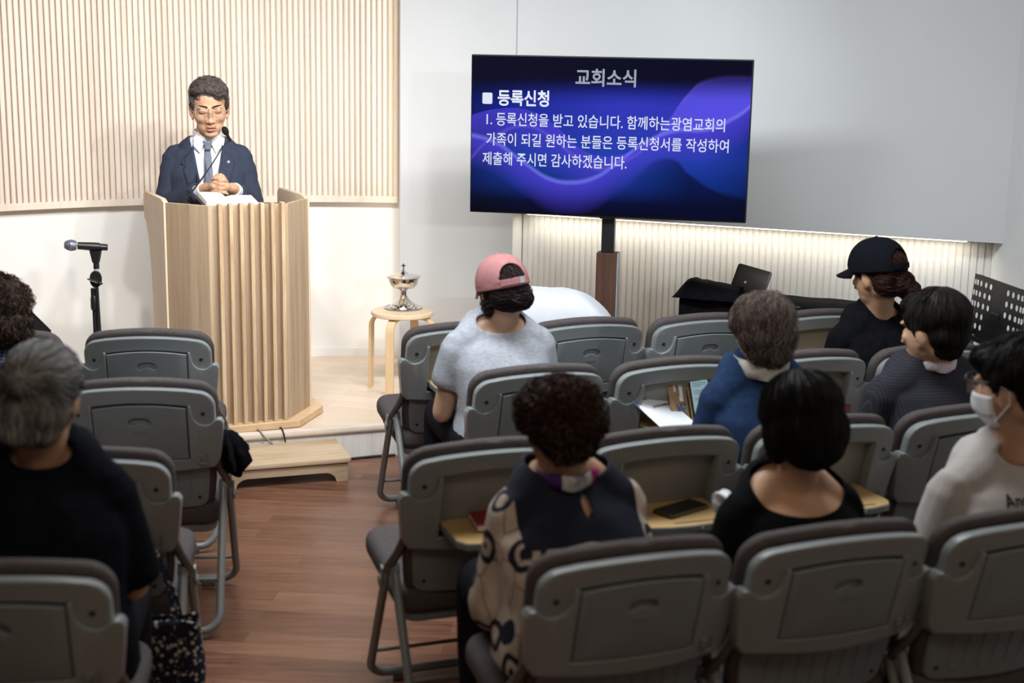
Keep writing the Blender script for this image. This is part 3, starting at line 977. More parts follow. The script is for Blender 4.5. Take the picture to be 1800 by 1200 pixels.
col = t.mix(t.math('MULTIPLY', ln, 0.35), col, (0.20, 0.12, 0.80))
rdark = t.math('MULTIPLY', below(C4, 0.03), t.ramp(U, [(0.55, (0, 0, 0)), (0.8, (0.8, 0.8, 0.8))]))
col = t.mix(rdark, col, (0.001, 0.002, 0.02))
tdark = t.ramp(Vv, [(0.0, (1, 1, 1)), (0.12, (0.8, 0.8, 0.8)), (0.24, (0, 0, 0))])
col = t.mix(tdark, col, (0.001, 0.001, 0.012))
t.link(col, t.b.inputs['Emission Color']); t.b.inputs['Emission Strength'].default_value = 1.0
b = MB(); b.box((0, 0.0, 0.002), (TW - 0.012, 0.008, TH - 0.016))
so = link('screen', b.mesh(), scr, tv, 'flat')
def letters(name, u, v_, h, body, width_u, emit, estr, bold=0.0, align='LEFT'):
    me_ = text_mesh(body, h * TH / 0.80, bold, width_u * TW, align)
    mt_ = mat('text_light', (0.02, 0.02, 0.02), 0.5, emit=emit, estr=estr)
    if ' ' in body:                      # one mesh per word
        xs = sorted((min(me_.vertices[i].co.x for i in p.vertices), max(me_.vertices[i].co.x for i in p.vertices)) for p in me_.polygons)
        cuts, hi = [], xs[0][1]
        for a_, c_ in xs:
            if a_ - hi > h * TH * 0.20: cuts.append((a_ + hi) / 2)
            hi = max(hi, c_)
        cuts = [-9] + cuts + [9]
        for a_, c_ in zip(cuts, cuts[1:]):
            w_ = cut(me_.copy(), lambda q: not (a_ < q.x < c_))
            w_.transform(Matrix(((1, 0, 0, (u - 0.5) * TW), (0, 0, -1, -0.0052), (0, 1, 0, (0.5 - v_) * TH - 0.40 * h * TH), (0, 0, 0, 1))))
            link(name, w_, mt_, tv, 'flat')
        return
    me_.transform(Matrix(((1, 0, 0, (u - 0.5) * TW), (0, 0, -1, -0.0052), (0, 1, 0, (0.5 - v_) * TH - 0.40 * h * TH), (0, 0, 0, 1))))
    return link(name, me_, mt_, tv, 'flat')
WH = (0.80, 0.86, 1.0)
letters('title_text', 0.488, 0.135, 0.092, '교회소식', 0.215, (0.62, 0.70, 0.86), 0.42, 0.0017, 'CENTER')
letters('heading_text', 0.100, 0.272, 0.085, '등록신청', 0.187, WH, 0.9, 0.0017)
letters('body_text', 0.060, 0.405, 0.072, '1. 등록신청을 받고 있습니다. 함께하는광염교회의', 0.852, WH, 0.82, 0.0005)
letters('body_text', 0.060, 0.532, 0.072, '가족이 되길 원하는 분들은 등록신청서를 작성하여', 0.868, WH, 0.82, 0.0005)
letters('body_text', 0.047, 0.655, 0.072, '제출해 주시면 감사하겠습니다.', 0.525, WH, 0.82, 0.0005)
me = plate([[(x + 0.024 * sx, z + 0.027 * sz) for sx, sz, in ()] or ([( 0.022 - 0.006 + 0.006 * math.cos(R(a)), 0.024 - 0.006 + 0.006 * math.sin(R(a))) for a in range(0, 91, 30)] + [(-0.022 + 0.006 - 0.006 * math.sin(R(a)), 0.024 - 0.006 + 0.006 * math.cos(R(a))) for a in range(0, 91, 30)] + [(-0.022 + 0.006 - 0.006 * math.cos(R(a)), -0.024 + 0.006 - 0.006 * math.sin(R(a))) for a in range(0, 91, 30)] + [(0.022 - 0.006 + 0.006 * math.sin(R(a)), -0.024 + 0.006 - 0.006 * math.cos(R(a))) for a in range(0, 91, 30)])], -0.0003, 0.0003, 0.0001)
me.transform(Matrix.Translation(((0.062 - 0.5) * TW, -0.0048, (0.5 - 0.272) * TH)))
link('bullet_square', me, mat('bullet_light', (0.02, 0.02, 0.02), 0.5, emit=(0.78, 0.84, 1.0), estr=0.85), tv, 'flat')
b = MB(); b.box((0.0, 0.02, -TH / 2 - 0.004), (0.05, 0.02, 0.008)); link('receiver_bar', b.mesh(), MT['black'], tv, 'flat')

cb = onplane(1071, 420); cb.y += 0.06
std = thing('television_stand', 'walnut box column with black post carrying the television', 'stand', (cb.x, cb.y, 0), Tyaw)
zt_ = atY(1066, 443, cb.y).z
b = MB(); b.box((0, 0, zt_ / 2), (0.092, 0.07, zt_)); link('column', bevel(b.mesh(), 0.002, 1), MT['walnut'], std, 'flat')
b = MB(); b.box((0.048, 0.0, zt_ / 2), (0.004, 0.074, zt_)); link('edge_strip', b.mesh(), plain('grey_edge', (0.35, 0.36, 0.38), 0.4), std, 'flat')
b = MB(); b.box((0.0, 0, (zt_ + tc.z) / 2), (0.056, 0.045, tc.z - zt_)); link('post', bevel(b.mesh(), 0.003, 2), MT['black'], std, 'flat')
b = MB(); b.box((0, 0.0, 0.012), (0.55, 0.20, 0.022)); link('base_plate', bevel(b.mesh(), 0.004, 2), MT['black'], std, 'flat')

# ================================================================== FOLDING CHAIRS
XS = [k * 0.035 for k in range(-7, 8)]
def bend(co):
    return Vector((co.x, co.y - 0.28 * (co.z - 0.67) + 0.62 * co.x * co.x - 0.037, co.z))
def bent(me):
    return warp(slice_x(me, XS), bend)

def mirror(half):          # right-half outline from bottom to top -> closed loop
    return half + [(-x, z) for x, z in reversed(half)]

# upper arch of the shell with the two lobes, opening in the middle
PT = 0.722      # top of the tablet opening at its corners
PB = 0.546      # its lower edge
HOLE = [(0.142, PB), (0.142, PT)] + [(0.142 - 0.284 * i / 10, PT + 0.014 * (1 - (1 - 2 * i / 10) ** 2)) for i in range(1, 10)] + [(-0.142, PT), (-0.142, PB)]
def top_arch(x, z, rise, n=10):
    return [(x - 2 * x * i / n, z + rise * (1 - (1 - 2 * i / n) ** 2)) for i in range(1, n)]
rc = 0.054; zc0 = 0.770
arch_out = [(0.222, 0.52), (0.222, zc0 - rc)] + arc((0.222 - rc, zc0 - rc), rc, 0, 78, 8)
arch_out += top_arch(0.222 - rc * 0.8, zc0 + 0.0005, 0.016) + [(-x, z) for x, z in reversed(arc((0.222 - rc, zc0 - rc), rc, 0, 78, 8))] + [(-0.222, zc0 - rc), (-0.222, 0.52)]
arch = plate([arch_out, HOLE], -0.022, 0.012, 0.006, 3)
# lower body, proud of the arch, with the scalloped shoulders rising to the panel corners
sh = [(0.216, 0.514), (0.232, 0.540), (0.245, 0.645), (0.2465, 0.662), (0.240, 0.675), (0.229, 0.677), (0.219, 0.671), (0.208, 0.662), (0.193, 0.659), (0.178, 0.663), (0.166, 0.672), (0.158, 0.685), (0.154, 0.704), (0.152, 0.725), (0.147, 0.729), (0.1425, 0.724), (0.1425, PB)]
body_out = [(-x, z) for x, z in reversed(sh)][::-1]
low = sh + [(-x, z) for x, z in reversed(sh)] + [(-0.11, 0.507), (0, 0.502), (0.11, 0.507)]
body = plate([low], -0.034, 0.006, 0.0035, 2)
shell_me = bent(join(arch, body))
# closed writing-tablet panel with the lens shaped finger recess
po = [(0.139, PB + 0.003), (0.139, PT - 0.003)] + top_arch(0.139, PT - 0.003, 0.014) + [(-0.139, PT - 0.003), (-0.139, PB + 0.003)]
LZ = 0.008
lens = [(0.033 * math.cos(R(a)) , 0.668 + 0.012 * math.sin(R(a))) for a in range(0, 181, 15)]
lens = [(0.034, 0.664), (0.033, 0.672), (0.026, 0.679), (0.013, 0.683), (0, 0.684), (-0.013, 0.683), (-0.026, 0.679), (-0.033, 0.672), (-0.034, 0.664), (-0.030, 0.658), (-0.022, 0.658), (-0.011, 0.663), (0, 0.665), (0.011, 0.663), (0.022, 0.658), (0.030, 0.658)]
lens = [(x, z + LZ) for x, z in lens]
panel = plate([po, lens], -0.0335, -0.02, 0.0018, 2)
g_ = MB(); g_.box((0, -0.034, 0.645), (0.044, 0.0012, 0.0014)); g_.box((0, -0.034, 0.640), (0.036, 0.0012, 0.0014))
panel_me = bent(join(panel, g_.mesh()))
cup_me = bent(plate([[(x * 1.1, 0.677 + (z - 0.677) * 1.15) for x, z in lens]], -0.0265, -0.0205, 0.001, 1))
recess_me = bent(plate([[(0.15, 0.53), (0.15, 0.745), (-0.15, 0.745), (-0.15, 0.53)]], 0.010, 0.018, 0.002, 1))
pr_ = 0.070; pz = 0.795; pw_ = 0.2275
pad_out = [(0.218, 0.51), (0.222, 0.55), (pw_, 0.72)] + arc((pw_ - pr_, pz - pr_), pr_, 0, 80, 9) + top_arch(pw_ - pr_ + 0.008, pz - 0.0005, 0.015)
pad_out += [(-x, z) for x, z in reversed(arc((pw_ - pr_, pz - pr_), pr_, 0, 80, 9))] + [(-pw_, 0.72), (-0.222, 0.55), (-0.218, 0.51)]
pad_me = bent(pad(pad_out, 0.019, 0.066, 0.018, 4))
lowp = [(0.196, 0.53), (0.194, 0.46), (0.188, 0.405)] + arc((0.155, 0.398), 0.032, 10, -90, 5) + [(0, 0.362)] + [(-x, z) for x, z in reversed(arc((0.155, 0.398), 0.032, 10, -90, 5))] + [(-0.188, 0.405), (-0.194, 0.46), (-0.196, 0.53)]
lowpan = plate([lowp], -0.004, 0.008, 0.003, 2)
parts = [lowpan]
for k in range(4):
    cx = -0.117 + 0.078 * k
    ro = [(cx + 0.020, 0.53), (cx + 0.020, 0.415)] + arc((cx, 0.413), 0.020, 0, -180, 8) + [(cx - 0.020, 0.415), (cx - 0.020, 0.53)]
    ri = [(cx + 0.0185, 0.529), (cx + 0.0185, 0.415)] + arc((cx, 0.413), 0.0185, 0, -180, 8) + [(cx - 0.0185, 0.415), (cx - 0.0185, 0.529)]
    parts.append(plate([ro, ri], -0.0055, 0.0, 0.0004, 1))
lowpan_me = bent(join(*parts))
lowpad_me = bent(pad([(x * 1.09, z - 0.004 if z < 0.51 else z) for x, z in lowp], 0.006, 0.05, 0.016, 3))
def rrect(x, y0, y1, r, n=5):
    return arc((x - r, y0 + r), r, -90, 0, n) + arc((x - r, y1 - r), r, 0, 90, n) + arc((-x + r, y1 - r), r, 90, 180, n) + arc((-x + r, y0 + r), r, 180, 270, n)
seat_me = hplate([rrect(0.228, 0.055, 0.475, 0.06)], 0.352, 0.428, 0.030, 5)
def sag(co):
    k = 0.010 * math.exp(-((co.x / 0.14) ** 2 + ((co.y - 0.26) / 0.13) ** 2))
    tilt = 0.055 * (1 - (co.y - 0.055) / 0.42)
    return Vector((co.x, co.y, co.z - tilt - (k if co.z > 0.40 else 0)))
seat_me = warp(slice_x(seat_me, XS), sag)
pan_me = warp(hplate([rrect(0.205, 0.075, 0.45, 0.04)], 0.325, 0.356, 0.006, 2), lambda co: Vector((co.x, co.y, co.z - 0.055 * (1 - (co.y - 0.055) / 0.42))))
def utube(x, pts, r):
    """U frame: down one side, across the floor, up the other"""
    path = []
    side = [Vector((x, *p)) for p in pts]
    a, c = side[-2], side[-1]
    rad = 0.055
    dirv = (a - c).normalized()
    path += side[:-1] if len(side) > 2 else [side[0]]
    for i in range(8):
        th = R(90 * i / 7)
        path.append(c + dirv * rad * (1 - math.sin(th)) + Vector((-rad * (1 - math.cos(th)), 0, 0)))
    rev = [Vector((-p.x, p.y, p.z)) for p in reversed(path)]
    b_ = MB(); b_.tube(path + rev, r, 10); return b_.mesh()
front_me = utube(0.246, [(0.110, 0.425), (0.315, 0.026)], 0.0125)
rear_me = utube(0.230, [(0.100, 0.438), (-0.135, 0.026)], 0.0125)
def sleeve(s):
    b_ = MB(); b_.tube([(s * 0.212, 0.040, 0.555), (s * 0.216, 0.050, 0.520), (s * 0.228, 0.068, 0.480), (s * 0.243, 0.095, 0.44), (s * 0.246, 0.112, 0.42)], [0.0135, 0.0135, 0.013, 0.013, 0.0135], 10); return b_.mesh()
def collar(s):
    b_ = MB(); b_.tube([(s * 0.230, 0.101, 0.442), (s * 0.230, 0.090, 0.415)], 0.0155, 12); return b_.mesh()
def hinge(s):
    b_ = MB(); M_ = Matrix.Translation((s * 0.2605, 0.13, 0.385)) @ Matrix.Rotation(R(90), 4, 'Y')
    b_.lathe([(0.001, -0.004), (0.016, -0.004), (0.017, 0.0), (0.012, 0.005), (0.001, 0.006)], 14, M=M_)
    b_.box((s * 0.258, 0.125, 0.405), (0.006, 0.022, 0.05), (R(20), 0, 0)); return bevel(b_.mesh(), 0.0015, 1)
def bar(y, z, r, w):
    b_ = MB(); b_.tube([(-w, y, z), (w, y, z)], r, 8); return b_.mesh()
def foot(x, y):
    b_ = MB(); b_.box((x, y, 0.011), (0.045, 0.026, 0.022)); return bevel(b_.mesh(), 0.003, 1)
hook_b = MB()
hook_b.tube([(0.196, -0.040, 0.565), (0.196, -0.042, 0.545)] + [(0.182 + 0.014 * math.cos(R(a)), -0.042, 0.542 - 0.014 * math.sin(R(a))) for a in range(0, 181, 20)] + [(0.168, -0.044, 0.547)], 0.0028, 8)
hook_b.box((0.172, -0.037, 0.552), (0.014, 0.008, 0.012))
hook_me = bent(hook_b.mesh())
hole_shade_b = []  # flat dark discs, painting the shade in the fixing holes
for s in (-1, 1):
    b_ = MB(); b_.lathe([(0.001, -0.0008), (0.0065, -0.0008), (0.0065, 0.001), (0.001, 0.001)], 12, M=Matrix.Translation((s * 0.187, -0.0222, 0.696)) @ Matrix.Rotation(R(90), 4, 'X'))
    hole_shade_b.append(warp(b_.mesh(), bend))
for s in (-1, 1):
    b_ = MB(); b_.lathe([(0.001, -0.0008), (0.0055, -0.0008), (0.0055, 0.001), (0.001, 0.001)], 12, M=Matrix.Translation((s * 0.160, -0.0045, 0.400)) @ Matrix.Rotation(R(90), 4, 'X'))
    hole_shade_b.append(warp(b_.mesh(), bend))
# open writing tablet
tr_out = [(0.136, 0.004), (0.136, -0.16), (0.118, -0.188), (0.06, -0.203), (0, -0.207), (-0.06, -0.203), (-0.118, -0.188), (-0.136, -0.16), (-0.136, 0.004)]
TZ = 0.584
tray_me = hplate([tr_out], TZ - 0.020, TZ - 0.0016, 0.0015, 1)
top_me = hplate([[(x * 0.985, y * 0.985) for x, y in tr_out]], TZ - 0.0026, TZ, 0.0004, 1)
slot_b = MB(); slot_b.box((0.02, -0.178, TZ + 0.0002), (0.12, 0.006, 0.0008))  # thin dark bar, painting the shade in the pen groove
slot_me = slot_b.mesh()
knob_b = MB(); knob_b.ell((0.03, -0.207, TZ - 0.010), (0.004, 0.004, 0.004), n=10, m=8); knob_me = knob_b.mesh()

def make_chair(opened, label):
    r = thing('folding_chair', label, 'chair')
    r['group'] = 'folding chairs in the rows'
    sh_ = link('back_shell', shell_me.copy() if opened else shell_me, MT['plastic'], r, 32)
    for m_ in hole_shade_b:
        link('screw', m_.copy(), MT['dark'], sh_)
    link('recess_back', recess_me.copy(), MT['recess'] if opened else MT['plastic_panel'], r)
    if opened:
        tr_ = link('writing_tablet', tray_me, MT['plastic'], r, 32)
        link('tablet_top', top_me, MT['traywood'], tr_, 'flat'); link('pen_slot_shade', slot_me, MT['dark'], tr_, 'flat'); link('latch_knob', knob_me, MT['tube'], tr_)
    else:
        pn = link('tablet_panel', panel_me, MT['plastic_panel'], r, 32)
        link('finger_recess', cup_me, MT['plastic_panel'], pn, 32)
    link('back_cushion', pad_me.copy(), MT['cushion'], r, 60)
    lp = link('lower_back_panel', lowpan_me.copy(), MT['plastic_panel'], r, 32)
    link('lower_back_cushion', lowpad_me.copy(), MT['cushion'], r, 60)
    link('seat_cushion', seat_me.copy(), MT['cushion'], r, 60)
    link('seat_pan', pan_me.copy(), MT['plastic_panel'], r, 40)
    link('front_leg_frame', front_me.copy(), MT['tube_brown'] if False else MT['tube'], r, 60)
    link('rear_leg_frame', rear_me.copy(), MT['tube'], r, 60)
    for s in (-1, 1):
        link('back_tube', sleeve(s), MT['tube_brown'], r, 60)
        link('collar', collar(s), MT['tube'], r, 40)
        link('hinge', hinge(s), MT['tube'], r, 40)
        link('foot', foot(s * 0.15, 0.315), MT['tube_brown'], r, 'flat'); link('foot', foot(s * 0.15, -0.135), MT['tube_brown'], r, 'flat')
    link('crossbar', bar(0.268, 0.118, 0.006, 0.246), MT['tube'], r, 60)
    link('crossbar', bar(-0.055, 0.165, 0.006, 0.230), MT['tube'], r, 60)
    link('bag_hook', hook_me.copy(), MT['tube'], r, 60)
    return r

proto = {False: make_chair(False, 'c'), True: make_chair(True, 'o')}
used = {False: False, True: False}
CH = {}
def place(key, x, y, yaw, opened, label):
    if not used[opened]:
        o_ = proto[opened]; used[opened] = True
    else:
        o_ = dup(proto[opened])
    o_.location = (x, y, 0); o_.rotation_euler = (0, 0, R(yaw)); o_['label'] = label
    del o_['group']
    o_['group'] = 'rows of folding chairs'
    CH[key] = (Vector((x, y, 0)), R(yaw))
def mid(p, q, k=0.5):
    return p.lerp(q, k)
def row(p0, p1, n0, n1, idx):
    """centre of seat idx of a row whose shoulder boundaries n0 and n1 are p0 and p1"""
    return p0 + (p1 - p0) * ((idx + 0.5 - n0) / (n1 - n0))
SHZ = 0.67
A0, A2 = at(700, 630, SHZ), at(1132, 612, SHZ)
B0, B1, B3 = at(815, 717, SHZ), at(1065, 700, SHZ), at(1522, 672, SHZ)
C0, C2, C3 = at(696, 865, SHZ), at(1304, 819, SHZ), at(1568, 795, SHZ)
D0, D1, D2 = at(917, 1067, SHZ), at(1288, 1029, SHZ), at(1627, 998, SHZ)
YR = 20
spec = []
labsA = ['grey folding chair with open tablet, front row, left of the pink capped person', 'grey closed folding chair in the front row before the white draped table', 'grey closed folding chair in the front row under the black tablet computer', 'grey folding chair with lowered tablet in front row, right of the brown haired person', 'front row folding chair hidden behind the black capped person']
opA = [True, False, False, True, False]
for i in range(5):
    p = row(A0, A2, 0, 2, i); place('A%d' % i, p.x, p.y, YR - 1, opA[i], labsA[i])
labsB = ['grey closed folding chair right behind the pink capped person', 'grey folding chair whose open tablet carries the leaflet and the tan phone wallet', 'grey folding chair with dark red book on its tablet, behind the black bob hair', 'grey closed folding chair between black capped person and suited man', 'second row folding chair glimpsed between suited man and perforated music stand']
opB = [False, True, True, False, False]
for i in range(5):
    p = row(B0, B1, 0, 1, i) if i == 0 else row(B1, B3, 1, 3, i); place('B%d' % i, p.x, p.y, YR, opB[i], labsB[i])
labsC = ['grey folding chair with the red book on its open tablet, on the aisle', 'grey folding chair with black phone on its open tablet, between curly and bob haired persons', 'grey folding chair with empty open wooden tablet beside the black bob haired person', 'grey closed folding chair right behind the suited man']
opC = [True, True, True, False]
for i in range(4):
    p = row(C0, C2, 0, 2, i) if i < 2 else row(C2, C3, 2, 3, i); place('C%d' % i, p.x, p.y, YR, opC[i], labsC[i])
labsD = ['large closed folding chair right behind the person in floral blouse', 'large closed folding chair right behind the black bob haired person', 'closed folding chair at lower right corner behind the person in white tee']
for i in range(3):
    p = row(D0, D1, 0, 1, i) if i == 0 else row(D1, D2, 1, 2, i); place('D%d' % i, p.x, p.y, YR, False, labsD[i])
# left block
LA = mid(at(140, 641, SHZ), at(385, 639, SHZ))
YL = 6
dl_ = Vector((math.cos(R(YL)), math.sin(R(YL)), 0))
place('LA1', LA.x, LA.y, YL, False, 'grey closed folding chair at left front, nearest the lectern')
p = LA - dl_ * 0.53; place('LA0', p.x, p.y, YL, False, 'grey folding chair at left front showing only its corner above grey hair')
LB = at(392, 735, SHZ) - dl_ * 0.243
place('LB1', LB.x, LB.y, YL, False, 'grey closed folding chair with black cloth sticking out of its right side')
p = LB - dl_ * 0.52; place('LB0', p.x, p.y, YL, False, 'grey folding chair at left edge behind the gingham shirt')
LC = at(318, 868, SHZ) - dl_ * 0.243
place('LC1', LC.x, LC.y, YL, True, 'grey folding chair with a flowered tote bag on its hook')
LD = at(220, 1083, SHZ) - dl_ * 0.243
place('LD1', LD.x, LD.y, YL, False, 'closed folding chair at lower left corner behind the grey haired person')

def seat_pt(key, x, y, z):
    o_, a = CH[key]
    return o_ + Matrix.Rotation(a, 3, 'Z') @ Vector((x, y, z))

# ================================================================== PEOPLE
def hair_mat(name, c, c2, rough=0.5, sc=60):
    m = mat(name, c, max(rough, 0.6), spec=0.16)
    t_ = NT(m)
    at_ = t_.new('ShaderNodeAttribute', attribute_name='tone')
    f_ = t_.math('ADD', t_.math('MULTIPLY', t_.noise(t_.coords('Object', (1, 1, 0.25)), sc, 4, 0.6), 0.45), t_.math('MULTIPLY', at_.outputs['Fac'], 0.62))
    t_.color(t_.ramp(f_, [(0.3, c), (0.72, c2)]))
    return m

def strands(me, n, steps, step, flow, lift, r, seed, jit=0.25, curl=0.0, where=None, coarse=3):
    """hair locks combed over a hair volume; flow(p, n) gives the combing direction"""
    rnd = random.Random(seed)
    bm = bmesh.new(); bm.from_mesh(me); bmesh.ops.triangulate(bm, faces=bm.faces)
    bvh = BVHTree.FromBMesh(bm)
    fs = [f for f in bm.faces if where is None or where(f.calc_center_median())]
    wts = [f.calc_area() for f in fs]
    picks = rnd.choices(range(len(fs)), wts, k=n)
    b_ = MB(); tones = []
    for pi in picks:
        f_ = fs[pi]
        a, c_, d_ = rnd.random(), rnd.random(), 0
        vs = [v.co for v in f_.verts]
        if a + c_ > 1: a, c_ = 1 - a, 1 - c_
        p = vs[0] + (vs[1] - vs[0]) * a + (vs[2] - vs[0]) * c_
        nrm = f_.normal.copy()
        ph = rnd.random() * 6.28; l0 = lift * (0.4 + rnd.random()); jv = Vector((rnd.gauss(0, jit), rnd.gauss(0, jit), rnd.gauss(0, jit)))
        pts = []
        st_ = steps if isinstance(steps, int) else rnd.randint(*steps)
        for k in range(st_):
            d = flow(p, nrm) + jv
            d = d - nrm * d.dot(nrm)
            if d.length < 1e-5:
                d = nrm.orthogonal()
            d.normalize()
            s_ = k / max(1, st_ - 1)
            off = nrm * (l0 * math.sin(PI * min(1, s_ * 1.3 + 0.12)) )
            if curl:
                u = d.cross(nrm)
                off += (u * math.cos(ph + k * 1.25) + nrm * (math.sin(ph + k * 1.25) + 0.6)) * curl
            pts.append(p + off)
            p2 = p + d * step
            loc, nn2, _, _ = bvh.find_nearest(p2)
            if loc is None:
                break
            p = loc; nrm = nn2
        if len(pts) > 2:
            rs = [r * (1.0 - 0.75 * (i / (len(pts) - 1))) * (0.7 + 0.6 * ((pi * 7) % 10) / 10) for i in range(len(pts))]
            b_.tube(pts, rs, coarse, True)
            tones += [rnd.random()] * (len(pts) * coarse)
    bm.free()
    return b_.mesh(), tones

def torso_rings(zsh, sw, zp=0.40, k=1.0, inf=0.0, lean=0.03, neck_r=0.056, dep=1.0, n=28, hunch=0.0):
    """horizontal rings of a seated torso, origin under the pelvis; +y is forward"""
    H_ = zsh - zp
    prof = [(0.00, 0.150 * k, 0.115, 0.00), (0.06, 0.170 * k, 0.128, 0.0), (0.2, 0.165 * k, 0.120, -0.005), (0.38, 0.146 * k, 0.108, -0.012), (0.58, 0.152 * k, 0.110, -0.014), (0.76, max(0.155 * k, sw - 0.055), 0.106, -0.006), (0.90, sw - 0.040, 0.090, 0.004), (0.98, sw - 0.060, 0.074, 0.012), (1.06, sw * 0.56, 0.062, 0.022), (1.13, neck_r + 0.012, neck_r + 0.004, 0.03)]
    out = []
    for tt, rx, ry, yo in prof:
        z = zp + H_ * tt
        y = yo + lean * tt * 2 + hunch * tt * tt
        rx += inf; ry = ry * dep + inf
        ring = []
        for i in range(n):
            a = 2 * PI * i / n
            ca, sa = math.cos(a), math.sin(a)
            e = 0.85
            ring.append(Vector((rx * math.copysign(abs(ca) ** e, ca), y + ry * math.copysign(abs(sa) ** e, sa), z + (inf if tt > 1 else 0))))
        out.append(ring)
    return out

def add_traps(b_, P_, inf=0.0, up=0.050):
    for sx in (-1, 1):
        b_.capsule([(sx * 0.012, P_.yN + 0.004, P_.zsh + up), (sx * 0.065, P_.yN - 0.004, P_.zsh + 0.012), (sx * (P_.sw - 0.07), P_.yN - 0.022, P_.zsh - 0.030)], [0.050 + inf, 0.047 + inf, 0.046 + inf], 14)

def add_hand(b_, wrist, dirv, palm_n, s=1.0, curl=0.5, side=1):
    """palm, four fingers and a thumb; dirv along the hand, palm_n out of the palm"""
    d = Vector(dirv).normalized(); n_ = Vector(palm_n); n_ = (n_ - d * n_.dot(d)).normalized(); u = d.cross(n_).normalized() * side
    w = Vector(wrist)
    for k, o_ in enumerate((-0.026, -0.009, 0.009, 0.026)):
        b_.capsule([w + u * o_ * 0.55 * s, w + d * 0.085 * s + u * o_ * s], [0.014 * s, 0.0115 * s], 8)
    for k, (o_, l) in enumerate(((-0.028, 0.062), (-0.0095, 0.075), (0.0095, 0.070), (0.028, 0.054))):
        p = w + d * 0.088 * s + u * o_ * s
        q = p + (d * math.cos(curl * 0.6) + n_ * math.sin(curl * 0.6)) * l * 0.5 * s
        r_ = q + (d * math.cos(curl * 1.5) + n_ * math.sin(curl * 1.5)) * l * 0.5 * s
        b_.capsule([p, q, r_], [0.0092 * s, 0.0085 * s, 0.0072 * s], 8)
    p = w + d * 0.025 * s + u * 0.030 * s
    q = p + (d * 0.75 + u * 0.65 + n_ * 0.2).normalized() * 0.038 * s
    r_ = q + (d * 0.95 + u * 0.2 + n_ * 0.25).normalized() * 0.032 * s
    b_.capsule([p, q, r_], [0.0125 * s, 0.0105 * s, 0.0085 * s], 8)

def head_parts(b_, Mh, s=1.0, nose=True):
    """skull, jaw, nose and ears in head space: origin mid-skull, +y towards the face"""
    E_ = lambda c, r, rot=None: b_.ell(c, r, rot, 18, 12, M=Mh @ Matrix.Scale(s, 4))
    E_((0, -0.012, 0.028), (0.074, 0.092, 0.085))
    E_((0, 0.020, -0.030), (0.064, 0.068, 0.080))
    E_((0, 0.036, -0.078), (0.046, 0.048, 0.040))
    E_((0, 0.056, -0.100), (0.024, 0.024, 0.018))
    E_((0, -0.02, -0.055), (0.060, 0.065, 0.05))
    if nose:
        E_((0, 0.090, -0.030), (0.012, 0.017, 0.026), (R(-14), 0, 0)); E_((0, 0.100, -0.046), (0.0155, 0.012, 0.010))
        E_((0, 0.078, -0.072), (0.022, 0.014, 0.012))
        for sx in (-1, 1):
            E_((sx * 0.032, 0.070, -0.028), (0.022, 0.016, 0.018))
            E_((sx * 0.030, 0.078, 0.014), (0.024, 0.012, 0.009))
    for sx in (-1, 1):
        E_((sx * 0.074, -0.004, -0.022), (0.0085, 0.019, 0.032), (R(-12), 0, sx * R(-18)))
        E_((sx * 0.071, 0.004, -0.048), (0.007, 0.010, 0.012))

class Person:
    pass

